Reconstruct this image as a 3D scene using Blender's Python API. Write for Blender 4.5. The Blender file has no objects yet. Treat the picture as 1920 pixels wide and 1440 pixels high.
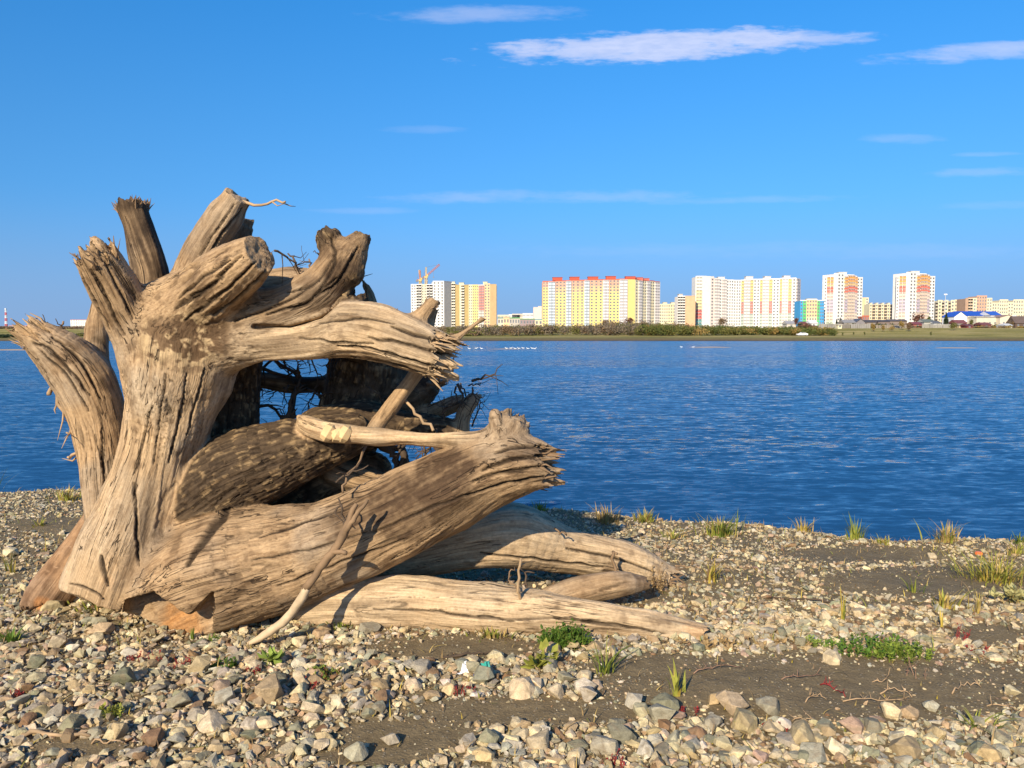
import bpy, bmesh, math, random
import numpy as np
from mathutils import Vector, Matrix

# ---------------------------------------------------------------- camera, sky, sun, exposure
scene = bpy.context.scene
FPX, HOR, EYE = 1500.0, 630.0, 1.5          # focal length in photo pixels, eye-level row, eye height (m)
PITCH = math.atan((720.0 - HOR) / FPX)
cam_data = bpy.data.cameras.new("camera")
cam_data.sensor_width = 36.0
cam_data.lens = 36.0 * FPX / 1920.0
cam_data.clip_start = 0.05
cam_data.clip_end = 20000.0
cam = bpy.data.objects.new("camera", cam_data)
scene.collection.objects.link(cam)
cam.location = (0, 0, EYE)
cam.rotation_euler = (math.pi / 2 - PITCH, 0, 0)
scene.camera = cam

SUN_AZ, SUN_EL = math.radians(-156.0), math.radians(28.0)     # behind the camera, to the left
SUN_DIR = Vector((math.sin(SUN_AZ) * math.cos(SUN_EL), math.cos(SUN_AZ) * math.cos(SUN_EL), math.sin(SUN_EL)))
sun_data = bpy.data.lights.new("sun", 'SUN')
sun_data.energy = 5.0
sun_data.angle = math.radians(0.53)
sun_data.color = (1.0, 0.87, 0.66)
sun = bpy.data.objects.new("sun", sun_data)
sun.rotation_euler = SUN_DIR.to_track_quat('Z', 'Y').to_euler()
sun.location = SUN_DIR * 50
scene.collection.objects.link(sun)

world = bpy.data.worlds.new("World")
scene.world = world
world.use_nodes = True
SKY_STRENGTH = 0.105

scene.view_settings.view_transform = 'Standard'
scene.view_settings.look = 'None'
scene.view_settings.exposure = 0.5
scene.view_settings.gamma = 1.0
scene.view_settings.use_curve_mapping = False
scene.cycles.max_bounces = 6
scene.cycles.use_denoising = True

# ---------------------------------------------------------------- helpers
rng = random.Random(7)
nrg = np.random.default_rng(7)
CP, SP = math.cos(PITCH), math.sin(PITCH)
COL = scene.collection

def ray(px, py):
    u = (px - 960.0) / FPX
    v = -(py - 720.0) / FPX
    return Vector((u, CP + v * SP, -SP + v * CP))

def at(px, py, Y):
    """World point at world depth Y seen at photo pixel (px, py)."""
    d = ray(px, py)
    return Vector((0, 0, EYE)) + d * (Y / d.y)

def to_px(p):
    dx, dy, dz = p[0], p[1], p[2] - EYE
    f = dy * CP - dz * SP
    up = dy * SP + dz * CP
    return 960 + FPX * dx / f, 720 - FPX * up / f

def sdir(px, py):
    d = ray(px, py).normalized()
    return math.atan2(d.x, d.y), math.asin(d.z)

def _hash(ix, iy, iz):
    h = (ix.astype(np.uint32) * np.uint32(374761393)) ^ (iy.astype(np.uint32) * np.uint32(668265263)) ^ (iz.astype(np.uint32) * np.uint32(2147483647 - 58))
    h = (h ^ (h >> np.uint32(13))) * np.uint32(1274126177)
    h = h ^ (h >> np.uint32(16))
    return (h & np.uint32(0xffff)).astype(np.float32) / 32767.5 - 1.0

def vnoise(x, y, z):
    x = np.asarray(x, np.float32); y = np.asarray(y, np.float32); z = np.asarray(z, np.float32)
    x, y, z = np.broadcast_arrays(x, y, z)
    fx, fy, fz = np.floor(x), np.floor(y), np.floor(z)
    ix, iy, iz = fx.astype(np.int64) + 5000, fy.astype(np.int64) + 5000, fz.astype(np.int64) + 5000
    tx, ty, tz = x - fx, y - fy, z - fz
    tx = tx * tx * (3 - 2 * tx); ty = ty * ty * (3 - 2 * ty); tz = tz * tz * (3 - 2 * tz)
    def c(a, b, d): return _hash(ix + a, iy + b, iz + d)
    x00 = c(0,0,0) * (1 - tx) + c(1,0,0) * tx
    x10 = c(0,1,0) * (1 - tx) + c(1,1,0) * tx
    x01 = c(0,0,1) * (1 - tx) + c(1,0,1) * tx
    x11 = c(0,1,1) * (1 - tx) + c(1,1,1) * tx
    return (x00 * (1 - ty) + x10 * ty) * (1 - tz) + (x01 * (1 - ty) + x11 * ty) * tz

def fbm(x, y, z, o=3):
    r, a, f = 0, 1.0, 1.0
    x, y, z = np.asarray(x), np.asarray(y), np.asarray(z)
    for i in range(o):
        r = r + a * vnoise(x * f + 17 * i, y * f - 9 * i, z * f + 5 * i)
        a *= 0.5; f *= 2.03
    return r / 1.75

def sstep(a, b, x):
    t = np.clip((x - a) / (b - a), 0, 1)
    return t * t * (3 - 2 * t)

def tag(o, label=None, cat=None, group=None, kind=None):
    if label: o["label"] = label
    if cat: o["category"] = cat
    if group: o["group"] = group
    if kind: o["kind"] = kind
    return o

def empty(name, loc=(0, 0, 0)):
    o = bpy.data.objects.new(name, None)
    o.empty_display_size = 0.1
    o.location = loc
    COL.objects.link(o)
    return o

def link(name, me, parent=None, loc=None):
    o = bpy.data.objects.new(name, me)
    COL.objects.link(o)
    if parent is not None:
        o.parent = parent
        if loc is None:       # world-space mesh under a moved parent
            o.matrix_parent_inverse = Matrix.Translation(parent.location).inverted()
    if loc is not None:
        o.location = loc
    return o

def np_mesh(name, V, F, mat=None, smooth=True, cols=None):
    """Mesh from numpy vertices and an (n,3) or (n,4) index array; optional point colours."""
    me = bpy.data.meshes.new(name)
    V = np.asarray(V, np.float32); F = np.asarray(F, np.int32)
    n, k = F.shape
    me.vertices.add(len(V)); me.vertices.foreach_set("co", V.ravel())
    me.loops.add(n * k); me.loops.foreach_set("vertex_index", F.ravel())
    me.polygons.add(n)
    me.polygons.foreach_set("loop_start", np.arange(0, n * k, k, dtype=np.int32))
    me.polygons.foreach_set("use_smooth", np.full(n, smooth, dtype=bool))
    if cols is not None:
        a = me.color_attributes.new("Col", 'FLOAT_COLOR', 'POINT')
        c = np.ones((len(V), 4), np.float32); c[:, :3] = cols
        a.data.foreach_set("color", c.ravel())
    me.update(calc_edges=True)
    if mat: me.materials.append(mat)
    return me

class MB:
    """Collects faces (with a material slot each) and builds one mesh object."""
    def __init__(s): s.v, s.f, s.m, s.mats, s.c = [], [], [], [], []
    def slot(s, mat):
        if mat not in s.mats: s.mats.append(mat)
        return s.mats.index(mat)
    def poly(s, pts, mat):
        i = len(s.v); s.v += [tuple(p) for p in pts]
        s.f.append(tuple(range(i, i + len(pts)))); s.m.append(s.slot(mat))
    def obox(s, o, ax, ay, az, mat):
        """Box with corner o and edge vectors ax, ay, az (right-handed)."""
        o, ax, ay, az = Vector(o), Vector(ax), Vector(ay), Vector(az)
        P = [o, o + ax, o + ax + ay, o + ay]
        P += [p + az for p in P]
        i = len(s.v); s.v += [tuple(p) for p in P]
        k = s.slot(mat)
        for q in ((3,2,1,0), (4,5,6,7), (0,1,5,4), (1,2,6,5), (2,3,7,6), (3,0,4,7)):
            s.f.append(tuple(i + a for a in q)); s.m.append(k)
    def box(s, c, size, mat):
        s.obox(Vector(c) - Vector(size) / 2, (size[0],0,0), (0,size[1],0), (0,0,size[2]), mat)
    def tube(s, P, R, mat, n=6, cap=True):
        P = [Vector(p) for p in P]
        i0 = len(s.v); k = s.slot(mat)
        up = Vector((0.3, 0.2, 1)).normalized()
        for j, p in enumerate(P):
            t = (P[min(j + 1, len(P) - 1)] - P[max(j - 1, 0)])
            t = t.normalized() if t.length > 1e-9 else Vector((0, 0, 1))
            a = up - t * up.dot(t)
            if a.length < 1e-4: a = Vector((1, 0, 0)) - t * t.x
            a.normalize(); up = a; b = t.cross(a)
            for q in range(n):
                g = 2 * math.pi * q / n
                s.v.append(tuple(p + (a * math.cos(g) + b * math.sin(g)) * R[j]))
        for j in range(len(P) - 1):
            for q in range(n):
                a, b = i0 + j * n + q, i0 + j * n + (q + 1) % n
                s.f.append((a, b, b + n, a + n)); s.m.append(k)
        if cap:
            s.f.append(tuple(i0 + q for q in reversed(range(n)))); s.m.append(k)
            s.f.append(tuple(i0 + (len(P) - 1) * n + q for q in range(n))); s.m.append(k)
    def build(s, name, parent=None, smooth=False, loc=None):
        me = bpy.data.meshes.new(name)
        me.from_pydata(s.v, [], s.f)
        for m in s.mats: me.materials.append(m)
        me.polygons.foreach_set("material_index", s.m)
        me.polygons.foreach_set("use_smooth", [smooth] * len(s.f))
        me.update()
        return link(name, me, parent, loc)

def crom(P, n):
    """Catmull-Rom resample of a list of tuples to n points."""
    P = np.asarray(P, float)
    Q = np.vstack([2 * P[0] - P[1], P, 2 * P[-1] - P[-2]])
    out = []
    for u in np.linspace(0, len(P) - 1, n):
        i = min(int(u), len(P) - 2); t = u - i
        a, b, c, d = Q[i], Q[i + 1], Q[i + 2], Q[i + 3]
        out.append(0.5 * (2 * b + (c - a) * t + (2 * a - 5 * b + 4 * c - d) * t * t + (3 * b - a - 3 * c + d) * t ** 3))
    return np.array(out)

# ---------------------------------------------------------------- material helpers
def new_mat(name):
    m = bpy.data.materials.new(name); m.use_nodes = True
    nt = m.node_tree
    return m, nt, nt.nodes["Principled BSDF"]

def N(nt, typ, **kw):
    n = nt.nodes.new(typ)
    for k, v in kw.items():
        if k.startswith("i_"):
            key = k[2:]
            n.inputs[int(key) if key.isdigit() else key.replace("_", " ")].default_value = v
        else:
            setattr(n, k, v)
    return n

def L(nt, a, b): nt.links.new(a, b)

def ramp(nt, fac, stops, interp='LINEAR'):
    r = N(nt, "ShaderNodeValToRGB")
    r.color_ramp.interpolation = interp
    e = r.color_ramp.elements
    while len(e) < len(stops): e.new(0.5)
    for el, (p, c) in zip(e, stops):
        el.position = p; el.color = (*c, 1) if len(c) == 3 else c
    L(nt, fac, r.inputs[0])
    return r

def mixc(nt, fac, a, b, mode='MIX'):
    m = N(nt, "ShaderNodeMix", data_type='RGBA', blend_type=mode)
    for s, v in ((0, fac), (6, a), (7, b)):
        if hasattr(v, "is_linked"): L(nt, v, m.inputs[s])
        else: m.inputs[s].default_value = (*v, 1) if isinstance(v, tuple) else v
    return m.outputs[2]

def mathn(nt, op, a, b=None, c=None):
    m = N(nt, "ShaderNodeMath", operation=op)
    for s, v in enumerate((a, b, c)):
        if v is None: continue
        if hasattr(v, "is_linked"): L(nt, v, m.inputs[s])
        else: m.inputs[s].default_value = v
    return m.outputs[0]

def simple_mat(name, col, rough=0.8, var=0.15, scale=3.0, metal=0.0, bump=0.0):
    """Plain surface with a little blotchy variation in tone."""
    m, nt, p = new_mat(name)
    p.inputs["Roughness"].default_value = rough
    p.inputs["Metallic"].default_value = metal
    tc = N(nt, "ShaderNodeTexCoord")
    n = N(nt, "ShaderNodeTexNoise", i_Scale=scale, i_Detail=5.0)
    L(nt, tc.outputs["Object"], n.inputs["Vector"])
    lo = tuple(c * (1 - var) for c in col); hi = tuple(min(1, c * (1 + var)) for c in col)
    r = ramp(nt, n.outputs["Fac"], [(0.3, lo), (0.7, hi)])
    L(nt, r.outputs[0], p.inputs["Base Color"])
    if bump:
        b = N(nt, "ShaderNodeBump", i_Strength=bump, i_Distance=0.02)
        L(nt, n.outputs["Fac"], b.inputs["Height"]); L(nt, b.outputs[0], p.inputs["Normal"])
    return m

def vcol_mat(name, rough=0.85, scale=60.0, bump=0.4, dist=0.004, var=0.25, attr="Col", obj_color=False, spec=0.3):
    """Colour from a point attribute or the object's own colour, broken up by fine noise."""
    m, nt, p = new_mat(name)
    p.inputs["Roughness"].default_value = rough
    p.inputs["Specular IOR Level"].default_value = spec
    if obj_color:
        src = N(nt, "ShaderNodeObjectInfo").outputs["Color"]
    else:
        src = N(nt, "ShaderNodeAttribute", attribute_name=attr).outputs["Color"]
    tc = N(nt, "ShaderNodeTexCoord")
    n = N(nt, "ShaderNodeTexNoise", i_Scale=scale, i_Detail=6.0, i_Roughness=0.65)
    L(nt, tc.outputs["Object"], n.inputs["Vector"])
    r = ramp(nt, n.outputs["Fac"], [(0.25, (1 - var,) * 3), (0.75, (1 + var,) * 3)])
    c = mixc(nt, 1.0, src, r.outputs[0], 'MULTIPLY')
    L(nt, c, p.inputs["Base Color"])
    if bump:
        b = N(nt, "ShaderNodeBump", i_Strength=bump, i_Distance=dist)
        L(nt, n.outputs["Fac"], b.inputs["Height"]); L(nt, b.outputs[0], p.inputs["Normal"])
    return m

# ---------------------------------------------------------------- sky
def build_world():
    nt = world.node_tree
    bg = nt.nodes["Background"]
    sky = N(nt, "ShaderNodeTexSky", sky_type='NISHITA')
    sky.sun_disc = False
    sky.sun_elevation = SUN_EL
    sky.sun_rotation = SUN_AZ
    sky.altitude = 0
    sky.air_density = 1.0
    sky.dust_density = 0.35
    sky.ozone_density = 3.0
    tc = N(nt, "ShaderNodeTexCoord")
    # look the sky up a little above the true direction, so the dusty band at the skyline stays out
    lift = N(nt, "ShaderNodeVectorMath", operation='MULTIPLY_ADD')
    lift.inputs[1].default_value = (1, 1, 0.37); lift.inputs[2].default_value = (0, 0, 0.145)
    L(nt, tc.outputs["Generated"], lift.inputs[0])
    nm = N(nt, "ShaderNodeVectorMath", operation='NORMALIZE'); L(nt, lift.outputs[0], nm.inputs[0])
    L(nt, nm.outputs[0], sky.inputs[0])
    hs = N(nt, "ShaderNodeHueSaturation", i_Saturation=1.44, i_Value=1.04, i_Hue=0.508)
    L(nt, sky.outputs[0], hs.inputs["Color"])
    sx = N(nt, "ShaderNodeSeparateXYZ")
    L(nt, tc.outputs["Generated"], sx.inputs[0])
    yy = mathn(nt, 'MAXIMUM', sx.outputs[1], 0.12)
    az = mathn(nt, 'DIVIDE', sx.outputs[0], yy)
    el = mathn(nt, 'DIVIDE', sx.outputs[2], yy)
    cv = N(nt, "ShaderNodeCombineXYZ")
    L(nt, az, cv.inputs[0]); L(nt, el, cv.inputs[1])
    # one wispy noise stretched along the horizon, shared by all clouds
    mp = N(nt, "ShaderNodeMapping"); mp.inputs["Scale"].default_value = (9, 46, 1)
    L(nt, cv.outputs[0], mp.inputs["Vector"])
    n1 = N(nt, "ShaderNodeTexNoise", i_Scale=1.0, i_Detail=8.0, i_Roughness=0.62)
    L(nt, mp.outputs[0], n1.inputs["Vector"])
    mp2 = N(nt, "ShaderNodeMapping"); mp2.inputs["Scale"].default_value = (38, 150, 1)
    L(nt, cv.outputs[0], mp2.inputs["Vector"])
    n2 = N(nt, "ShaderNodeTexNoise", i_Scale=1.0, i_Detail=6.0, i_Roughness=0.6)
    L(nt, mp2.outputs[0], n2.inputs["Vector"])
    wob = mathn(nt, 'ADD', mathn(nt, 'MULTIPLY', mathn(nt, 'SUBTRACT', n1.outputs[0], 0.5), 3.2),
                mathn(nt, 'MULTIPLY', mathn(nt, 'SUBTRACT', n2.outputs[0], 0.5), 1.8))
    total = None
    # each cloud: centre px, half-width px, half-height px, slope, opacity, softness
    clouds = [(1235, 86, 335, 28, -0.050, 0.74, 0.72), (1500, 72, 150, 15, -0.02, 0.55, 0.9), (905, 25, 190, 17, -0.01, 0.36, 1.2),
              (1870, 95, 230, 17, -0.07, 0.50, 1.0), (1000, 369, 330, 13, -0.01, 0.26, 1.3), (1430, 374, 200, 8, -0.02, 0.18, 1.3),
              (785, 243, 85, 8, 0.0, 0.13, 1.3), (1690, 261, 80, 10, 0.0, 0.22, 1.3), (1845, 289, 70, 5, -0.02, 0.2, 1.3),
              (1850, 322, 110, 10, -0.03, 0.22, 1.3), (1880, 385, 130, 9, 0.0, 0.12, 1.3), (680, 396, 110, 7, 0.0, 0.14, 1.3),
              (1600, 470, 700, 18, 0.0, 0.10, 1.3)]
    # the same kind of streaks carry on round the rest of the sky
    r2 = random.Random(3)
    for i in range(9):
        clouds.append((r2.choice((-1, 1)) * r2.uniform(2300, 5200) + 960, r2.uniform(-60, 420), r2.uniform(150, 420), r2.uniform(8, 26), r2.uniform(-0.05, 0.02), r2.uniform(0.2, 0.6), 0.9))
    for (px, py, hw, hh, sl, op, soft) in clouds:
        d = ray(px, py) if 0 < px < 2100 else ray(1920 if px > 0 else 0, py)
        a0, e0 = (d.x / d.y, d.z / d.y) if 0 < px < 2100 else ((px - 960) / FPX, d.z / d.y)
        da = mathn(nt, 'SUBTRACT', az, a0)
        u = mathn(nt, 'DIVIDE', da, hw / FPX)
        ee = mathn(nt, 'SUBTRACT', el, e0)
        ee = mathn(nt, 'ADD', ee, mathn(nt, 'MULTIPLY', da, sl))
        v = mathn(nt, 'DIVIDE', ee, hh / FPX)
        r = mathn(nt, 'ADD', mathn(nt, 'POWER', mathn(nt, 'ABSOLUTE', u), 2.2), mathn(nt, 'POWER', mathn(nt, 'ABSOLUTE', v), 2.0))
        w = wob if soft > 0.7 else mathn(nt, 'MULTIPLY', wob, 0.62)
        r = mathn(nt, 'ADD', r, w)
        s = N(nt, "ShaderNodeMapRange", interpolation_type='SMOOTHSTEP')
        s.inputs["From Min"].default_value = 1.25; s.inputs["From Max"].default_value = 1.25 - soft * 1.5
        s.inputs["To Min"].default_value = 0; s.inputs["To Max"].default_value = op
        L(nt, r, s.inputs["Value"])
        total = s.outputs[0] if total is None else mathn(nt, 'MAXIMUM', total, s.outputs[0])
    fib = mathn(nt, 'MULTIPLY', total, mathn(nt, 'ADD', mathn(nt, 'MULTIPLY', n2.outputs[0], 0.5), 0.75))
    fac = mathn(nt, 'MINIMUM', fib, 1.0)
    cloud = mixc(nt, n2.outputs[0], (4.0, 4.4, 6.2), (5.6, 5.9, 7.4))
    # grey-blue haze lying low all round the horizon
    hz = N(nt, "ShaderNodeMapRange", interpolation_type='SMOOTHSTEP')
    hz.inputs["From Min"].default_value = 0.17; hz.inputs["From Max"].default_value = -0.01
    hz.inputs["To Min"].default_value = 0.0; hz.inputs["To Max"].default_value = 0.92
    L(nt, sx.outputs[2], hz.inputs["Value"])
    clear = mixc(nt, hz.outputs[0], hs.outputs[0], (1.75, 2.75, 4.55))
    c = mixc(nt, fac, clear, cloud)
    L(nt, c, bg.inputs["Color"])
    bg.inputs["Strength"].default_value = SKY_STRENGTH
build_world()

# ================================================================ THE SETTING: near shore, river, far bank
WATER_Z = -0.33
def shore_s(x, y):
    """Metres of land left before the near waterline (positive on land)."""
    return (7.58 - 0.229 * x + 0.22 * np.sin(x * 1.3 + 0.5) + 0.10 * np.sin(x * 3.7)) - y

def ground_z(x, y):
    x = np.asarray(x, float); y = np.asarray(y, float)
    s = shore_s(x, y)
    z = -0.15 * (1 - sstep(0.3, 2.6, s)) - 0.30 * (1 - sstep(-0.9, 0.45, s)) - 1.6 * (1 - sstep(-9, -0.6, s))
    z = z + 0.025 * vnoise(x * 0.9, y * 0.9, 0.3) + 0.012 * vnoise(x * 3, y * 3, 1.3)
    z = z - 0.05 * np.exp(-((x + 1.60) / 0.75) ** 2 - ((y - 4.0) / 0.5) ** 2)      # the stump has settled into the mud
    z = z + 0.05 * np.clip((np.abs(x) - 6) / 20, 0, 3) * 0.3
    return z

def gpt(px, py):
    """Where the view through a photo pixel meets the near ground."""
    d = ray(px, py); lo, hi = 1.0, 14.0
    for _ in range(40):
        m = (lo + hi) / 2
        p = at(px, py, m)
        if p.z > float(ground_z(p.x, p.y)): lo = m
        else: hi = m
    return at(px, py, hi)

def grid_mesh(name, xs, ys, zf, mat):
    X, Y = np.meshgrid(xs, ys)
    V = np.stack([X, Y, zf(X, Y)], -1).reshape(-1, 3)
    nx, ny = len(xs), len(ys)
    i = (np.arange(ny - 1)[:, None] * nx + np.arange(nx - 1)[None]).ravel()
    F = np.stack([i, i + 1, i + 1 + nx, i + nx], -1)
    return np_mesh(name, V, F, mat)

def mud_material():
    m, nt, p = new_mat("river_mud")
    tc = N(nt, "ShaderNodeTexCoord")
    P = tc.outputs["Object"]
    big = N(nt, "ShaderNodeTexNoise", i_Scale=1.1, i_Detail=5.0, i_Roughness=0.6)
    mid = N(nt, "ShaderNodeTexNoise", i_Scale=11.0, i_Detail=8.0, i_Roughness=0.65)
    fine = N(nt, "ShaderNodeTexNoise", i_Scale=95.0, i_Detail=6.0, i_Roughness=0.7)
    vor = N(nt, "ShaderNodeTexVoronoi", i_Scale=70.0)
    for n in (big, mid, fine, vor): L(nt, P, n.inputs["Vector"])
    c = ramp(nt, mid.outputs[0], [(0.28, (0.130, 0.094, 0.048)), (0.55, (0.210, 0.156, 0.084)), (0.8, (0.300, 0.230, 0.130))])
    c2 = mixc(nt, mathn(nt, 'MULTIPLY', big.outputs[0], 0.75), c.outputs[0], (0.165, 0.125, 0.072))
    g = ramp(nt, fine.outputs[0], [(0.3, (0.72, 0.72, 0.72)), (0.72, (1.3, 1.28, 1.22))])
    c3 = mixc(nt, 1.0, c2, g.outputs[0], 'MULTIPLY')
    # scattered grit grains: small cells whose random tone is pale
    grit = ramp(nt, N(nt, "ShaderNodeSeparateColor").outputs[0], [(0.80, (0, 0, 0)), (0.86, (1, 1, 1))])
    sc = [n for n in nt.nodes if n.bl_idname == "ShaderNodeSeparateColor"][0]
    L(nt, vor.outputs["Color"], sc.inputs[0])
    gm = mathn(nt, 'MULTIPLY', grit.outputs[0], ramp(nt, vor.outputs["Distance"], [(0.30, (1, 1, 1)), (0.42, (0, 0, 0))]).outputs[0])
    c4 = mixc(nt, mathn(nt, 'MULTIPLY', gm, 0.7), c3, (0.32, 0.27, 0.19))
    L(nt, c4, p.inputs["Base Color"])
    p.inputs["Roughness"].default_value = 0.92
    p.inputs["Specular IOR Level"].default_value = 0.2
    h = mathn(nt, 'ADD', mathn(nt, 'MULTIPLY', mid.outputs[0], 1.0), mathn(nt, 'ADD', mathn(nt, 'MULTIPLY', fine.outputs[0], 0.35), mathn(nt, 'MULTIPLY', gm, 0.35)))
    b = N(nt, "ShaderNodeBump", i_Strength=0.9, i_Distance=0.02)
    L(nt, h, b.inputs["Height"]); L(nt, b.outputs[0], p.inputs["Normal"])
    return m

def shore():
    xs = np.concatenate([np.linspace(-400, -8, 30)[:-1], np.linspace(-8, 8, 260), np.linspace(8, 400, 30)[1:]])
    ys = np.concatenate([np.linspace(-120, 1.5, 24)[:-1], np.linspace(1.5, 11.5, 190), np.linspace(11.5, 40, 14)[1:]])
    o = link("ground", grid_mesh("ground", xs, ys, ground_z, mud_material()))
    tag(o, kind="structure")
shore()

def water():
    m, nt, p = new_mat("river_water")
    tc = N(nt, "ShaderNodeTexCoord")
    P = tc.outputs["Object"]
    def mapped(sx, sy, rot=0.0):
        mp = N(nt, "ShaderNodeMapping"); mp.inputs["Scale"].default_value = (sx, sy, 1); mp.inputs["Rotation"].default_value = (0, 0, rot)
        L(nt, P, mp.inputs["Vector"]); return mp.outputs[0]
    def slope(vec, det, amp, ro=0.6, dist=0.0):
        """Random surface slope (x, y) of a wave field, taken straight from noise so that it holds at any distance."""
        n = N(nt, "ShaderNodeTexNoise", i_Scale=1.0, i_Detail=det, i_Roughness=ro, i_Distortion=dist)
        L(nt, vec, n.inputs["Vector"])
        v = N(nt, "ShaderNodeVectorMath", operation='SUBTRACT'); L(nt, n.outputs["Color"], v.inputs[0]); v.inputs[1].default_value = (0.5, 0.5, 0.5)
        w = N(nt, "ShaderNodeVectorMath", operation='MULTIPLY'); L(nt, v.outputs[0], w.inputs[0]); w.inputs[1].default_value = (amp * 0.45, amp, 0)
        return w.outputs[0]
    def vadd(a, b):
        v = N(nt, "ShaderNodeVectorMath", operation='ADD'); L(nt, a, v.inputs[0])
        if isinstance(b, tuple): v.inputs[1].default_value = b
        else: L(nt, b, v.inputs[1])
        return v.outputs[0]
    sw = N(nt, "ShaderNodeTexNoise", i_Scale=1.0, i_Detail=3.0); L(nt, mapped(0.030, 0.13, 0.05), sw.inputs["Vector"])
    gst = ramp(nt, sw.outputs[0], [(0.35, (0.55, 0.55, 0.55)), (0.65, (1.2, 1.2, 1.2))])     # gust bands
    tot = vadd(slope(mapped(4.4, 11.5, 0.10), 4.0, 1.0, 0.62, 0.4), slope(mapped(1.1, 3.1, -0.06), 3.0, 0.62, 0.55, 0.3))
    sc = N(nt, "ShaderNodeVectorMath", operation='MULTIPLY'); L(nt, tot, sc.inputs[0]); L(nt, gst.outputs[0], sc.inputs[1])
    nn = N(nt, "ShaderNodeVectorMath", operation='NORMALIZE'); L(nt, vadd(sc.outputs[0], (0, -0.115, 1.0)), nn.inputs[0])      # wind waves are steeper on the side facing this shore
    L(nt, nn.outputs[0], p.inputs["Normal"])
    p.inputs["Base Color"].default_value = (0.012, 0.052, 0.125, 1)
    p.inputs["Roughness"].default_value = 0.08
    p.inputs["IOR"].default_value = 1.33
    V = [(-1500, 5.0, WATER_Z), (1500, 5.0, WATER_Z), (1500, 420, WATER_Z), (-1500, 420, WATER_Z)]
    o = link("water", np_mesh("water", V, [[0, 1, 2, 3]], m))
    tag(o, kind="structure")
water()

def far_shore(x):
    return 292 - 0.012 * x + 5 * np.sin(x * 0.011 + 1) + 2.5 * np.sin(x * 0.05)

def far_z(x, y):
    x = np.asarray(x, float); y = np.asarray(y, float)
    s = y - far_shore(x)
    z = -1.6 + 1.27 * sstep(-30, 0, s) + 0.9 * sstep(0, 8, s) + 1.1 * sstep(6, 60, s) + 4.3 * sstep(60, 160, s)
    return z + 0.25 * vnoise(x * 0.04, y * 0.06, 3.1) * sstep(4, 30, s)

def far_point(px, Y):
    x = (px - 960.0) / FPX * Y * 1.0
    # the pixel column is exact for points near eye level
    return Vector((at(px, HOR, Y).x, Y, float(far_z(at(px, HOR, Y).x, Y))))

def far_bank():
    m, nt, p = new_mat("meadow_bank")
    g = N(nt, "ShaderNodeNewGeometry")
    sx = N(nt, "ShaderNodeSeparateXYZ"); L(nt, g.outputs["Position"], sx.inputs[0])
    mp = N(nt, "ShaderNodeMapping"); mp.inputs["Scale"].default_value = (0.03, 0.12, 1)
    L(nt, g.outputs["Position"], mp.inputs["Vector"])
    n = N(nt, "ShaderNodeTexNoise", i_Scale=1.0, i_Detail=7.0, i_Roughness=0.6); L(nt, mp.outputs[0], n.inputs["Vector"])
    n2 = N(nt, "ShaderNodeTexNoise", i_Scale=0.9, i_Detail=6.0); L(nt, g.outputs["Position"], n2.inputs["Vector"])
    grass = ramp(nt, n.outputs[0], [(0.30, (0.135, 0.125, 0.034)), (0.46, (0.225, 0.195, 0.052)), (0.58, (0.360, 0.285, 0.115)), (0.75, (0.180, 0.170, 0.045))])
    zz = mathn(nt, 'ADD', sx.outputs[2], mathn(nt, 'MULTIPLY', mathn(nt, 'SUBTRACT', n.outputs[0], 0.5), 1.2))
    wet = ramp(nt, mathn(nt, 'MULTIPLY', mathn(nt, 'ADD', zz, 0.5), 0.5), [(0.10, (0.085, 0.062, 0.040)), (0.38, (0.150, 0.115, 0.055)), (0.62, (0.150, 0.130, 0.045))])
    f = ramp(nt, mathn(nt, 'MULTIPLY', zz, 0.5), [(0.35, (0, 0, 0)), (0.6, (1, 1, 1))])
    c = mixc(nt, f.outputs[0], wet.outputs[0], grass.outputs[0])
    gr = ramp(nt, n2.outputs[0], [(0.3, (0.75, 0.75, 0.75)), (0.7, (1.25, 1.25, 1.25))])
    L(nt, mixc(nt, 1.0, c, gr.outputs[0], 'MULTIPLY'), p.inputs["Base Color"])
    p.inputs["Roughness"].default_value = 0.95
    p.inputs["Specular IOR Level"].default_value = 0.1
    xs = np.concatenate([np.linspace(-6000, -520, 16)[:-1], np.linspace(-520, 640, 240), np.linspace(640, 6000, 16)[1:]])
    ys = np.concatenate([np.linspace(255, 480, 110), np.geomspace(490, 9000, 24)])
    o = link("far_bank", grid_mesh("far_bank", xs, ys, far_z, m))
    tag(o, kind="structure")
far_bank()

def sandbars():
    m = simple_mat("wet_sand", (0.36, 0.26, 0.17), 0.8, 0.2, 0.6)
    for (px0, px1, py, rise) in ((-500, 215, 656.5, 0.12), (1285, 1375, 651.5, 0.10), (1750, 1838, 652.5, 0.10), (905, 1000, 654.5, 0.04)):
        Y = EYE_W * FPX / (py - HOR)
        c0, c1 = at(px0, HOR, Y).x, at(px1, HOR, Y).x
        xs = np.linspace(c0, c1, 60); ys = np.linspace(Y - 3, Y + 3, 13)
        def zf(X, Yg, c0=c0, c1=c1, Y=Y, rise=rise):
            u = (X - (c0 + c1) / 2) / ((c1 - c0) / 2); v = (Yg - Y) / 2.6
            return WATER_Z - 0.08 + (rise + 0.08) * np.clip(1 - np.abs(u) ** 4 - v * v, -1, 1) + 0.04 * vnoise(X * 0.8, Yg * 1.2, 2.0)
        tag(link("sandbar", grid_mesh("sandbar", xs, ys, zf, m)), kind="structure")
EYE_W = EYE - WATER_Z
sandbars()

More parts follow.
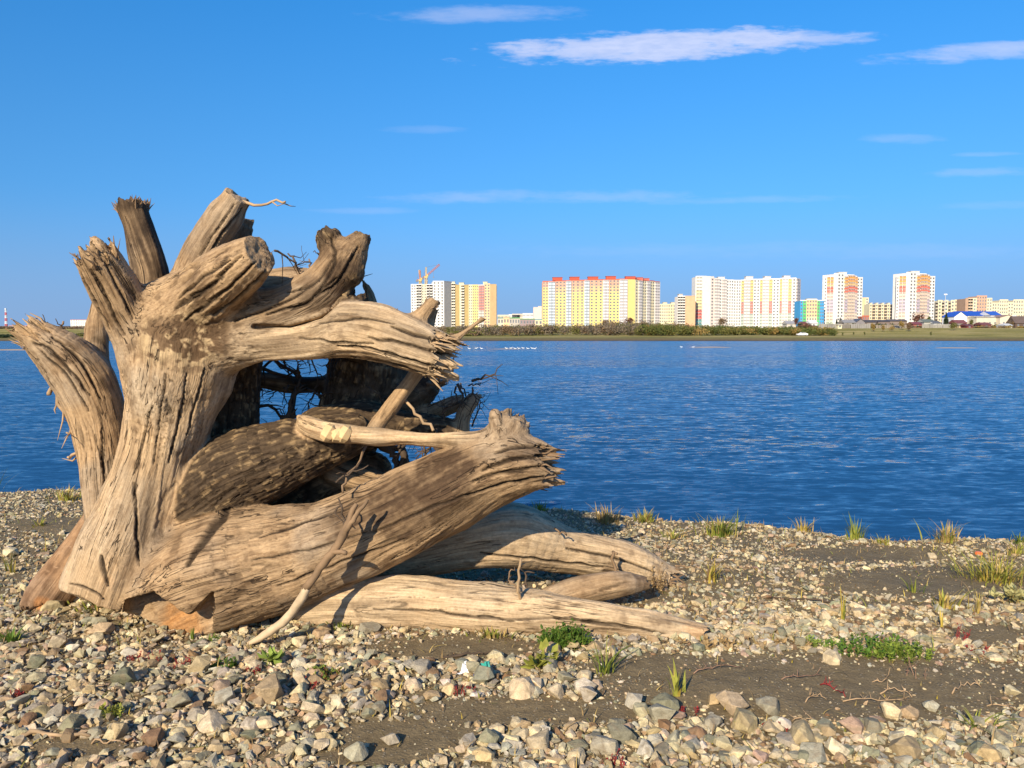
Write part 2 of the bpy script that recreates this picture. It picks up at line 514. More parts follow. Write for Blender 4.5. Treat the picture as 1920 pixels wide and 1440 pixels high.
# ================================================================ THE DRIFTWOOD STUMP
# Each limb: name, joint size k (m), nodes (photo px, photo py, depth m, radius px), raggedness of far end (m), darkness 0..1, bark 0..1
LIMBS = [
 ("trunk",  0.05, [(205,1118,4.26,88),(232,1050,4.24,90),(265,960,4.25,80),(296,860,4.27,74),(322,760,4.28,82),(338,680,4.28,98),(345,612,4.28,96)], 0, -0.2, 0),
 ("root",   0.06, [(318,1112,4.22,84),(400,1076,4.20,112),(500,1050,4.20,103),(620,1020,4.19,83),(740,972,4.15,83),(840,925,4.10,78),(915,886,4.06,70),(975,872,4.02,56),(1022,876,4.0,42)], 0.10, 0.30, 0),
 ("root",   0.05, [(900,880,4.07,48),(935,835,4.06,42),(958,800,4.05,32),(970,783,4.05,26)], 0.03, 0.35, 0),
 ("root",   0.02, [(945,835,4.0,18),(934,800,3.99,11),(928,776,3.99,4)], 0, 0.3, 0),
 ("root",   0.07, [(205,1000,4.42,38),(200,900,4.46,42),(190,810,4.46,48),(168,735,4.44,50),(128,680,4.40,46),(88,645,4.36,38),(62,626,4.34,30)], 0.12, 0.12, 0),
 ("root",   0.04, [(196,790,4.5,30),(184,720,4.52,26),(178,660,4.54,20),(181,600,4.56,16),(192,545,4.56,13)], 0, 0.35, 0),
 ("root",   0.06, [(300,680,4.22,66),(262,620,4.14,50),(226,560,4.05,44),(198,510,3.98,42),(180,480,3.94,40)], 0.08, 0.22, 0),
 ("root",   0.03, [(206,520,3.98,22),(190,475,3.97,18),(178,447,3.97,10)], 0.03, 0.1, 0),
 ("root",   0.03, [(236,590,4.12,26),(238,540,4.13,22),(236,500,4.14,13)], 0.04, 0.1, 0),
 ("root",   0.05, [(298,620,4.48,38),(291,560,4.50,32),(283,505,4.50,31),(266,450,4.50,29),(252,405,4.50,28),(247,381,4.50,29)], 0.03, 1.0, 0),  # near-black tone stands in for the shadow of the root in front
 ("root",   0.05, [(352,545,4.42,44),(370,490,4.40,34),(400,440,4.36,29),(430,393,4.33,26),(446,368,4.32,26)], 0.015, 0.28, 0),
 ("root",   0.04, [(400,500,4.52,26),(435,455,4.56,24),(462,412,4.56,14)], 0.03, 0.7, 0),
 ("root",   0.07, [(338,612,4.24,86),(375,562,4.14,66),(420,520,4.02,54),(462,490,3.92,45),(488,474,3.88,37)], 0.006, 0.25, 0),
 ("root",   0.07, [(400,625,4.24,62),(480,590,4.18,46),(550,565,4.13,42),(602,535,4.11,42),(632,500,4.10,38),(650,476,4.10,34)], 0.03, 0.30, 0),
 ("root",   0.03, [(640,505,4.11,36),(627,468,4.12,27),(615,438,4.12,20)], 0.03, 0.95, 0.6),
 ("root",   0.03, [(648,495,4.10,36),(664,466,4.10,27),(681,442,4.10,12)], 0.03, 0.8, 0.55),
 ("root",   0.05, [(470,560,4.36,52),(530,545,4.36,44),(590,552,4.36,40),(640,590,4.33,34)], 0, 0.2, 0),
 ("root",   0.06, [(410,640,4.24,60),(500,640,4.16,36),(590,632,4.09,36),(660,618,4.04,48),(725,630,4.00,52),(790,655,3.96,48),(825,668,3.94,44)], 0.11, -0.4, 0),
 ("root",   0.03, [(752,628,4.02,28),(782,598,4.02,21),(805,574,4.02,17),(817,561,4.02,14)], 0.015, 0.3, 0),
 ("root",   0.025, [(790,640,4.05,16),(808,606,4.06,9),(821,582,4.07,5)], 0, 0.2, 0),
 ("root",   0.025, [(825,655,4.0,17),(858,632,4.02,11),(885,612,4.04,9),(908,594,4.05,7)], 0.01, 0.2, 0),
 ("root",   0.03, [(640,600,4.16,22),(655,582,4.10,26),(668,560,4.10,20)], 0.05, 0.8, 0.8),
 ("root",   0.03, [(700,600,4.28,16),(694,560,4.30,11),(685,530,4.30,6)], 0.02, 0.3, 0),
 # inner side of the root plate (dark tones include its shade), bark-covered root
 ("root",   0.06, [(430,640,4.62,60),(428,720,4.68,56),(418,800,4.66,62),(400,890,4.56,70)], 0, 0.6, 0.7),
 ("root",   0.05, [(372,935,4.36,74),(440,890,4.36,76),(520,858,4.38,66),(600,832,4.42,50),(655,815,4.48,40)], 0, 0.5, 1.0),
 ("root",   0.05, [(600,812,4.62,46),(680,800,4.70,44),(770,800,4.72,26),(860,806,4.74,18)], 0.02, 0.55, 0.8),
 ("root",   0.06, [(648,830,4.85,56),(668,760,4.95,66),(690,700,5.0,74),(688,640,4.9,52),(640,605,4.5,40)], 0, 0.9, 0.6),
 ("root",   0.03, [(420,720,4.75,26),(480,712,4.86,17),(560,722,4.92,18),(640,714,4.95,20)], 0, 0.95, 0.2),
 ("root",   0.04, [(720,740,4.95,34),(765,745,4.92,34),(800,728,4.9,22),(822,716,4.88,10)], 0.06, 0.9, 0.2),
 ("root",   0.03, [(770,790,4.9,26),(812,775,4.86,17),(850,758,4.84,13),(872,748,4.83,12)], 0.02, 0.5, 0),
 ("root",   0.02, [(865,808,4.72,15),(868,780,4.74,15),(880,758,4.75,13),(896,738,4.76,9)], 0.02, 0.25, 0),
 # the pale rail-like root and the prop behind it
 ("root",   0.025, [(560,786,4.30,10),(574,800,4.26,20),(610,812,4.20,21),(680,816,4.16,18),(760,820,4.12,17),(850,824,4.06,16),(925,822,4.02,18)], 0, -0.4, 0),
 ("root",   0.015, [(782,690,4.30,14),(745,744,4.32,14),(712,790,4.36,12),(698,815,4.4,10)], 0, 0.25, 0),
 ("root",   0.02, [(630,885,4.6,28),(690,905,4.6,26),(780,925,4.5,22),(840,930,4.4,20)], 0, 0.55, 0),
 ("root",   0.03, [(470,960,4.70,40),(560,925,4.74,46),(640,890,4.76,44),(700,880,4.74,30)], 0, 0.95, 0.6),
 # lower roots lying out to the right
 ("root",   0.04, [(640,1060,4.50,40),(760,1040,4.50,46),(870,1016,4.52,54),(960,1006,4.56,60),(1050,1030,4.62,46),(1130,1045,4.66,40),(1200,1062,4.70,33),(1262,1084,4.74,20)], 0.10, -0.5, 0),
 ("root",   0.04, [(520,1135,4.36,40),(620,1130,4.22,38),(740,1130,4.14,46),(860,1140,4.08,50),(960,1150,4.04,49),(1060,1162,4.01,42),(1160,1174,3.98,38),(1250,1186,3.95,34),(1322,1194,3.93,25)], 0.025, -0.6, 0),
 ("root",   0.03, [(985,1148,4.16,12),(1020,1132,4.18,20),(1080,1112,4.22,24),(1150,1098,4.28,22),(1215,1092,4.34,12)], 0.04, 0.35, 0),
]
GH = 0.0072

def limb_curve(nodes):
    P = np.array([list(at(px, py, d)) + [r * d / FPX] for px, py, d, r in nodes])
    n = max(6, int(np.linalg.norm(np.diff(P[:, :3], axis=0), axis=1).sum() / 0.045))
    return crom(P, min(n, 44))

def frames(P):
    T = np.gradient(P[:, :3], axis=0); T /= np.linalg.norm(T, axis=1)[:, None]
    U = np.zeros_like(T); u = np.cross(T[0], [0.3, 0.9, 0.2])
    for i in range(len(T)):
        u = u - T[i] * u.dot(T[i]); u /= np.linalg.norm(u); U[i] = u
    return T, U, np.cross(T, U)

def seg_dist(X, Y, Z, a, b):
    d = b[:3] - a[:3]; l2 = float(d @ d) + 1e-12
    t = np.clip(((X - a[0]) * d[0] + (Y - a[1]) * d[1] + (Z - a[2]) * d[2]) / l2, 0, 1)
    q = np.sqrt((X - a[0] - t * d[0]) ** 2 + (Y - a[1] - t * d[1]) ** 2 + (Z - a[2] - t * d[2]) ** 2)
    return q - (a[3] + (b[3] - a[3]) * t), t

class Field:
    def __init__(s, lo, hi):
        s.lo = np.array(lo); s.n = np.ceil((np.array(hi) - s.lo) / GH).astype(int) + 1
        s.D = np.full(s.n, 9.0, np.float32)
        s.ax = [(s.lo[i] + GH * np.arange(s.n[i])).astype(np.float32) for i in range(3)]
    def rng(s, lo, hi):
        a = np.clip(np.floor((lo - s.lo) / GH).astype(int), 0, s.n); b = np.clip(np.ceil((hi - s.lo) / GH).astype(int) + 1, 0, s.n)
        return a, b
    def coords(s, a, b):
        return (s.ax[0][a[0]:b[0], None, None], s.ax[1][None, a[1]:b[1], None], s.ax[2][None, None, a[2]:b[2]])
    def add(s, C, k, rag):
        if rag > 0:
            t = C[-1, :3] - C[-2, :3]; t /= np.linalg.norm(t)
            e = C[-1].copy(); e[:3] += t * rag; e[3] *= 0.85
            CC = np.vstack([C, e])
        else: CC = C
        pad = max(0.03, k * 1.1)
        lo, hi = (CC[:, :3] - CC[:, 3:]).min(0) - pad, (CC[:, :3] + CC[:, 3:]).max(0) + pad
        a, b = s.rng(lo, hi)
        F = np.full(b - a, 9.0, np.float32)
        for p, q in zip(CC[:-1], CC[1:]):
            l = np.minimum(p[:3] - p[3], q[:3] - q[3]) - pad; h = np.maximum(p[:3] + p[3], q[:3] + q[3]) + pad
            a2, b2 = s.rng(l, h)
            sl = tuple(slice(a2[i] - a[i], b2[i] - a[i]) for i in range(3))
            d, _ = seg_dist(*s.coords(a2, b2), p, q)
            np.minimum(F[sl], d, out=F[sl])
        if rag > 0:
            E, r = C[-1, :3], C[-1, 3]
            u = np.cross(t, [0.31, 0.2, 0.93]); u /= np.linalg.norm(u); v = np.cross(t, u)
            a2, b2 = s.rng(E - r * 1.8 - rag * 1.6, E + r * 1.8 + rag * 1.6)
            a2 = np.maximum(a2, a); b2 = np.minimum(b2, b)
            X, Y, Z = s.coords(a2, b2)
            X, Y, Z = X - E[0], Y - E[1], Z - E[2]
            S = X * t[0] + Y * t[1] + Z * t[2]; A = X * u[0] + Y * u[1] + Z * u[2]; B = X * v[0] + Y * v[1] + Z * v[2]
            nz = fbm(A / 0.030, B / 0.020, S / 0.30 + 3.7, 2) * 1.7 + 0.75 * vnoise(A / 0.065, B / 0.05, 9.1 + S / 0.5)
            cut = (S - rag * np.clip(nz, -1.5, 1.1)) * 0.6
            sl = tuple(slice(a2[i] - a[i], b2[i] - a[i]) for i in range(3))
            near = S > -rag * 1.7
            F[sl] = np.where(near, np.maximum(F[sl], cut), F[sl])
        sl = tuple(slice(a[i], b[i]) for i in range(3))
        G = s.D[sl]
        h = np.clip(k - np.abs(G - F), 0, None) / k
        s.D[sl] = np.minimum(G, F) - h * h * k * 0.25
    def carve(s, fn, lo, hi):
        a, b = s.rng(np.array(lo), np.array(hi))
        sl = tuple(slice(a[i], b[i]) for i in range(3))
        s.D[sl] = np.maximum(s.D[sl], fn(*s.coords(a, b)))

def surface_nets(D, lo):
    n = np.array(D.shape)
    S = D < 0
    c = np.zeros(n - 1, np.uint8)
    for dx in (0, 1):
        for dy in (0, 1):
            for dz in (0, 1):
                c += S[dx:n[0]-1+dx, dy:n[1]-1+dy, dz:n[2]-1+dz]
    act = np.argwhere((c > 0) & (c < 8))
    idx = np.full(n - 1, -1, np.int32)
    idx[act[:, 0], act[:, 1], act[:, 2]] = np.arange(len(act))
    acc = np.zeros((len(act), 3), np.float32); cnt = np.zeros(len(act), np.float32)
    corners = [(i, j, k) for i in (0, 1) for j in (0, 1) for k in (0, 1)]
    vals = {q: D[act[:, 0] + q[0], act[:, 1] + q[1], act[:, 2] + q[2]] for q in corners}
    for q in corners:
        for ax in range(3):
            if q[ax] == 0:
                w = list(q); w[ax] = 1; w = tuple(w)
                d0, d1 = vals[q], vals[w]
                m = (d0 < 0) != (d1 < 0)
                t = np.where(m, d0 / np.where(m, d0 - d1, 1), 0)
                p = np.tile(np.array(q, np.float32), (len(act), 1)); p[:, ax] += t
                acc += p * m[:, None]; cnt += m
    V = (act + acc / cnt[:, None]) * GH + lo
    quads = []
    for ax in range(3):
        o1, o2 = (ax + 1) % 3, (ax + 2) % 3
        sl0 = [slice(None)] * 3; sl1 = [slice(None)] * 3
        sl0[ax] = slice(0, n[ax] - 1); sl1[ax] = slice(1, n[ax])
        A, B = S[tuple(sl0)], S[tuple(sl1)]
        e = np.argwhere(A != B)
        e = e[(e[:, o1] > 0) & (e[:, o2] > 0) & (e[:, o1] < n[o1] - 1) & (e[:, o2] < n[o2] - 1)]
        ins = A[e[:, 0], e[:, 1], e[:, 2]]
        def cell(a, b):
            q = e.copy(); q[:, o1] -= a; q[:, o2] -= b
            return idx[q[:, 0], q[:, 1], q[:, 2]]
        Q = np.stack([cell(1, 1), cell(0, 1), cell(0, 0), cell(1, 0)], -1)
        Q[~ins] = Q[~ins][:, ::-1]
        quads.append(Q)
    return V, np.vstack(quads)

def vert_normals(V, Q):
    a, b, c, d = (V[Q[:, i]] for i in range(4))
    fn = np.cross(c - a, d - b)
    nn = np.zeros_like(V)
    for i in range(4):
        for k in range(3):
            nn[:, k] += np.bincount(Q[:, i], fn[:, k], len(V))
    return nn / (np.linalg.norm(nn, axis=1)[:, None] + 1e-12)

def smooth(V, Q, it, lam=0.5):
    e = np.vstack([Q[:, [0, 1]], Q[:, [1, 2]], Q[:, [2, 3]], Q[:, [3, 0]]])
    deg = np.bincount(e[:, 0], minlength=len(V)) + np.bincount(e[:, 1], minlength=len(V))
    for _ in range(it):
        m = np.zeros_like(V)
        for k in range(3):
            m[:, k] = np.bincount(e[:, 0], V[e[:, 1], k], len(V)) + np.bincount(e[:, 1], V[e[:, 0], k], len(V))
        V = V + lam * (m / np.maximum(deg, 1)[:, None] - V)
    return V

PALE = np.array((0.445, 0.305, 0.172)); TAN = np.array((0.300, 0.190, 0.098)); BROWN = np.array((0.118, 0.070, 0.036))
DARK = np.array((0.036, 0.023, 0.013)); GREY = np.array((0.370, 0.300, 0.218)); ORANGE = np.array((0.430, 0.215, 0.078))
BARKC = np.array((0.080, 0.053, 0.030)); CREAM = np.array((0.640, 0.490, 0.280))

def wood_material():
    m, nt, p = new_mat("weathered_wood")
    col = N(nt, "ShaderNodeAttribute", attribute_name="Col").outputs["Color"]
    gr = N(nt, "ShaderNodeAttribute", attribute_name="grain").outputs["Vector"]
    geo = N(nt, "ShaderNodeNewGeometry")
    def fibre(f, fs, det, ro=0.6, dist=0.0):
        mp = N(nt, "ShaderNodeMapping"); mp.inputs["Scale"].default_value = (f, f, fs); L(nt, gr, mp.inputs["Vector"])
        n = N(nt, "ShaderNodeTexNoise", i_Scale=1.0, i_Detail=det, i_Roughness=ro, i_Distortion=dist); L(nt, mp.outputs[0], n.inputs["Vector"]); return n.outputs[0]
    f1 = fibre(110, 5, 5.0, 0.7); f2 = fibre(46, 2.4, 4.0, 0.6, 0.5); f3 = fibre(24, 1.3, 3.0, 0.55, 0.8)
    sp = N(nt, "ShaderNodeTexNoise", i_Scale=60.0, i_Detail=6.0, i_Roughness=0.7); L(nt, geo.outputs["Position"], sp.inputs["Vector"])
    r1 = ramp(nt, f1, [(0.30, (0.68, 0.64, 0.60)), (0.52, (1.0, 1.0, 1.0)), (0.75, (1.22, 1.21, 1.17))])
    c = mixc(nt, 1.0, col, r1.outputs[0], 'MULTIPLY')
    r2 = ramp(nt, f2, [(0.34, (0.62, 0.56, 0.50)), (0.46, (1.0, 0.99, 0.98)), (0.7, (1.10, 1.09, 1.07))])
    c = mixc(nt, 0.75, c, r2.outputs[0], 'MULTIPLY')
    # hairline drying checks along the grain
    ck = ramp(nt, mathn(nt, 'ABSOLUTE', mathn(nt, 'SUBTRACT', f3, 0.5)), [(0.006, (1, 1, 1)), (0.020, (0, 0, 0))])
    gate = ramp(nt, fibre(6, 1.1, 2.0), [(0.52, (0, 0, 0)), (0.60, (1, 1, 1))])
    chk = mathn(nt, 'MULTIPLY', ck.outputs[0], gate.outputs[0])
    c = mixc(nt, mathn(nt, 'MULTIPLY', chk, 0.85), c, (0.03, 0.018, 0.010))
    r3 = ramp(nt, sp.outputs[0], [(0.3, (0.74, 0.72, 0.70)), (0.7, (1.2, 1.19, 1.17))])
    c = mixc(nt, 0.8, c, r3.outputs[0], 'MULTIPLY')
    L(nt, c, p.inputs["Base Color"])
    p.inputs["Roughness"].default_value = 0.8; p.inputs["Specular IOR Level"].default_value = 0.22
    h = mathn(nt, 'ADD', mathn(nt, 'MULTIPLY', f1, 0.5), mathn(nt, 'ADD', mathn(nt, 'MULTIPLY', f2, 0.9), mathn(nt, 'MULTIPLY', sp.outputs[0], 0.45)))
    h = mathn(nt, 'SUBTRACT', h, mathn(nt, 'MULTIPLY', chk, 1.2))
    b = N(nt, "ShaderNodeBump", i_Strength=0.85, i_Distance=0.009); L(nt, h, b.inputs["Height"]); L(nt, b.outputs[0], p.inputs["Normal"])
    return m
wood_mat = wood_material()

def lerp(a, b, t): return a + (b - a) * t[:, None]

def wood_surface(V, Q, curves, darks, barks, spots, seed=0.0, disp=1.0, rags=None):
    """Grain relief and colour that follow each limb: returns moved vertices, colours, nearest limb."""
    nv = len(V)
    X, Y, Z = V[:, 0], V[:, 1], V[:, 2]
    nl = len(curves)
    Dm = np.full((nl, nv), 9.0, np.float32)
    loc = []
    for i, C in enumerate(curves):
        lo = (C[:, :3] - C[:, 3:]).min(0) - 0.16; hi = (C[:, :3] + C[:, 3:]).max(0) + 0.16
        w = np.where(np.all((V > lo) & (V < hi), axis=1))[0]
        best = np.full(len(w), 9.0); bs = np.zeros(len(w)); bi = np.zeros(len(w), int); bt = np.zeros(len(w))
        ln = np.concatenate([[0], np.cumsum(np.linalg.norm(np.diff(C[:, :3], axis=0), axis=1))])
        for j in range(len(C) - 1):
            d, t = seg_dist(X[w], Y[w], Z[w], C[j], C[j + 1])
            m = d < best
            best[m] = d[m]; bi[m] = j; bt[m] = t[m]; bs[m] = ln[j] + t[m] * (ln[j + 1] - ln[j])
        T, U, B = frames(C)
        base = C[bi, :3] * (1 - bt[:, None]) + C[bi + 1, :3] * bt[:, None]
        off = V[w] - base
        uu = U[bi] * (1 - bt[:, None]) + U[bi + 1] * bt[:, None]; bb = B[bi] * (1 - bt[:, None]) + B[bi + 1] * bt[:, None]
        a = (off * uu).sum(1); b = (off * bb).sum(1)
        Dm[i, w] = best
        loc.append((w, a, b, bs, bs / ln[-1]))
    near = Dm.argmin(0); dmin = Dm.min(0)
    W = np.exp(-np.clip((Dm - dmin) / 0.022, 0, 20)); W[Dm > 8] = 0; W /= W.sum(0)
    hgt = np.zeros(nv); stk = np.zeros(nv); crk = np.zeros(nv); fin = np.zeros(nv); dk = np.zeros(nv); bk = np.zeros(nv); und = np.zeros(nv); bfl = np.zeros(nv); fold = np.zeros(nv); endf = np.zeros(nv); bsp = np.zeros(nv)
    for i, (w, a, b, s, u) in enumerate(loc):
        wt = W[i, w]; m = wt > 0.02
        if not m.any(): continue
        w, a, b, s, u, wt = w[m], a[m], b[m], s[m], u[m], wt[m]
        o = seed + i * 7.3
        tw = 0.6 * s                                            # slow spiral of the grain
        a, b = a * np.cos(tw) - b * np.sin(tw), a * np.sin(tw) + b * np.cos(tw)
        und[w] += wt * vnoise(a * 7 + o, b * 7, s * 1.6)
        if rags and rags[i] > 0: endf[w] += wt * sstep(0.80, 0.97, u)
        fold[w] += wt * np.sin(7.5 * vnoise(a * 15 + o, b * 15, s * 1.1) + 2.5 * vnoise(a * 40, b * 40 + o, s * 2))
        hgt[w] += wt * fbm(a * 26 + o, b * 26, s * 2.4, 2)
        st = fbm(a * 55 + o, b * 55, s * 2.2, 3)
        stk[w] += wt * st
        fin[w] += wt * fbm(a * 120 + o, b * 120, s * 7, 2)
        c1 = np.abs(vnoise(a * 21 + o + 40, b * 21, s * 1.25)); gate = sstep(0.25, 0.6, vnoise(a * 5 + o, b * 5 + 11, s * 1.7))
        c2 = np.abs(vnoise(a * 44 + o + 80, b * 44, s * 2.0)); gate2 = sstep(0.15, 0.5, vnoise(a * 9 + o + 5, b * 9, s * 2.1))
        crk[w] += wt * np.maximum((1 - sstep(0.012, 0.060, c1)) * gate * 0.6, 0.8 * (1 - sstep(0.02, 0.09, c2)) * gate2)
        if barks[i] > 0.1 or True:
            bfl[w] += wt * np.abs(fbm(a * 34 + o, b * 34, s * 13, 3)); bsp[w] += wt * fbm(a * 60 + o, b * 60, s * 22, 2)
        dk[w] += wt * darks[i]; bk[w] += wt * barks[i]
    # stains and bark patches at given places: (x, y, z, radius, kind)
    wide = fbm(X * 4.2 + seed, Y * 4.2, Z * 4.2, 3)
    blot = fbm(X * 13 + seed, Y * 13, Z * 13, 3)
    speck = fbm(X * 42 + seed, Y * 42, Z * 42, 2)
    amt = {k: np.zeros(nv) for k in ("brown", "bark", "orange", "cream", "patch", "wrinkle", "grey")}
    for (c, r, kind, st) in spots:
        d = np.sqrt(((V - np.array(c)) ** 2).sum(1)) / r
        amt[kind] = np.maximum(amt[kind], st * (1 - sstep(0.55, 1.1, d + 0.35 * blot)))
    bk = np.clip(sstep(0.35, 0.62, bk + 0.22 * blot) + amt["bark"], 0, 1)
    pl = 1 - sstep(0.0, 0.16, bfl)
    Nn = vert_normals(V, Q)
    dv = (0.022 * und + 0.018 * wide) * (1 - 0.85 * endf) - 0.003 * endf + 0.0075 * hgt + 0.0036 * stk - 0.007 * crk
    dv = dv + amt["wrinkle"] * 0.009 * fold
    dv = dv * (1 - 0.7 * bk) + bk * (0.010 + 0.008 * blot - 0.008 * pl + 0.006 * bsp)
    dv += amt["patch"] * 0.006 * sstep(-0.05, 0.15, blot)
    V2 = V + Nn * (dv * disp)[:, None]
    # colour
    g = 0.5 + 0.5 * stk
    col = lerp(PALE[None], TAN[None], np.clip(0.12 + 0.55 * sstep(0.4, 0.9, g) + 0.5 * wide + 0.3 * blot, 0, 1))
    col = lerp(col, GREY[None], np.clip(sstep(-0.05, 0.4, wide) * 0.8 + amt["grey"], 0, 1) * (0.7 + 0.3 * np.clip(stk, -1, 1)))
    col = lerp(col, np.array([[0.60, 0.455, 0.285]]), np.clip(-dk * (1.0 + 0.5 * wide + 0.4 * stk), 0, 0.85))     # sun-bleached limbs
    col = lerp(col, BROWN[None], np.clip(dk * 0.95 * (0.75 + 0.6 * stk + 0.7 * blot), 0, 1))
    col = lerp(col, BROWN[None], np.clip(sstep(0.28, 0.6, blot + 0.4 * stk) * 0.55, 0, 1))
    col = lerp(col, np.array([[0.075, 0.045, 0.024]]), np.clip(amt["brown"] * (0.95 + 0.5 * stk + 0.35 * speck), 0, 1))
    col = lerp(col, DARK[None], np.clip((dk - 0.5) * 2.2, 0, 1) * np.clip(0.62 + 0.5 * blot + 0.4 * stk, 0, 1))
    fl = sstep(0.0, 0.14, blot + 0.5 * speck + 0.25 * stk)
    col = lerp(col, BROWN[None], amt["patch"] * (0.95 - 0.95 * fl))
    col = lerp(col, np.array([[0.47, 0.345, 0.19]]), amt["patch"] * fl * 0.7)
    col = lerp(col, ORANGE[None], np.clip(amt["orange"] * (0.85 + 0.5 * stk), 0, 1))
    col = lerp(col, CREAM[None], np.clip(amt["cream"], 0, 1))
    # browner and darker in the hollows of the grain, lighter on its ridges
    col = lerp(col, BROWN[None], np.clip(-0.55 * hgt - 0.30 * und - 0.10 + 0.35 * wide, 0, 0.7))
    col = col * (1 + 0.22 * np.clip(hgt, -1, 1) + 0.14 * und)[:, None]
    col = lerp(col, BROWN[None] * 0.7, amt["wrinkle"] * sstep(0.25, 0.95, -fold) * 0.75)
    bc = lerp(BARKC[None], np.array([[0.285, 0.195, 0.100]]), sstep(0.05, 0.5, bsp + 0.5 * blot + 0.4 * speck))
    bc = lerp(bc, DARK[None] * 0.8, pl * 0.85)
    col = lerp(col, bc, bk)
    col = lerp(col, DARK[None], np.clip(crk * 0.85, 0, 1) * (1 - bk))
    col = col * (1 + 0.16 * fin + 0.10 * speck)[:, None]
    return V2, np.clip(col, 0.01, 0.8), near, loc

# long drying cracks and torn seams: (limb numbers, photo polyline, half width px, depth mm)
CRACKS = [((0,), [(252,905),(256,960),(259,1062)], 2.2, 14), ((0,), [(312,700),(300,780),(288,872)], 1.8, 9), ((0,), [(352,700),(335,790),(318,868)], 1.8, 10), ((0,), [(382,690),(366,760),(352,815)], 1.6, 8), ((0,), [(190,1040),(196,1075),(204,1100)], 4.0, 12),
 ((0,), [(285,760),(262,850),(250,890)], 1.6, 8), ((0, 1), [(452,930),(400,990),(352,1060)], 7.0, 16), ((0,), [(276,1073),(250,1108),(226,1150)], 3.0, 16), ((0,), [(130,1092),(170,1108),(196,1124)], 2.0, 9),
 ((17,), [(632,648),(700,656),(812,690)], 2.2, 13), ((17,), [(690,634),(760,646),(845,668)], 2.4, 15), ((17,), [(735,614),(790,630),(850,648)], 2.4, 13), ((17,), [(660,668),(730,682),(800,702)], 2.0, 12), ((17,), [(560,632),(620,640),(700,645)], 1.8, 9), ((17,), [(720,664),(780,680),(840,690)], 2.2, 14), ((17,), [(600,606),(680,598),(740,606)], 1.6, 8),
 ((1,), [(488,1005),(560,985),(660,950)], 1.7, 8), ((1,), [(470,1052),(580,1030),(690,1000)], 1.7, 8), ((1,), [(520,1100),(620,1062),(760,1010)], 1.8, 9), ((1,), [(700,1000),(800,955),(905,920)], 2.0, 10), ((1,), [(885,905),(950,885),(1030,872)], 3.0, 18), ((1,), [(905,882),(960,862),(1020,852)], 3.0, 18), ((1,), [(890,925),(960,905),(1020,895)], 2.4, 13), ((1,), [(930,850),(975,838),(1010,838)], 2.6, 14),
 ((6,), [(172,505),(198,556),(232,630)], 2.2, 13), ((6,), [(196,492),(222,540),(250,600)], 2.0, 11), ((6,), [(150,512),(175,560),(205,620)], 1.6, 8), ((12,), [(350,572),(400,532),(452,478)], 3.0, 16), ((12,), [(372,588),(425,545),(478,492)], 2.6, 13), ((12,), [(335,558),(380,520),(430,486)], 3.0, 14), ((12,), [(330,580),(372,548),(420,520)], 2.4, 11), ((12,), [(400,592),(450,556),(500,508)], 2.0, 10), ((12,), [(345,600),(392,566),(440,532)], 2.2, 10),
 ((13,), [(440,604),(520,574),(600,528)], 2.2, 11), ((13,), [(500,590),(570,570),(630,520)], 2.4, 12), ((13,), [(540,550),(590,530),(625,490)], 2.0, 10), ((13, 15), [(590,560),(640,520),(672,462)], 2.6, 13), ((13, 14), [(600,540),(628,498),(622,445)], 2.6, 13),
 ((4,), [(62,640),(110,668),(168,742)], 2.4, 13), ((4,), [(78,660),(125,705),(165,770)], 2.2, 11), ((4,), [(98,634),(150,675),(190,750)], 2.4, 12), ((4,), [(190,800),(192,860),(196,920)], 1.8, 9), ((10,), [(376,480),(408,430),(440,382)], 1.8, 9), ((10,), [(392,478),(420,432),(452,390)], 1.8, 9),
 ((36,), [(700,1140),(850,1150),(980,1166)], 1.8, 9), ((36,), [(1040,1158),(1140,1170),(1250,1188)], 2.0, 10), ((35,), [(900,1035),(1020,1052),(1130,1062)], 2.0, 10), ((35,), [(1060,1030),(1140,1042),(1230,1075)], 2.2, 12)]
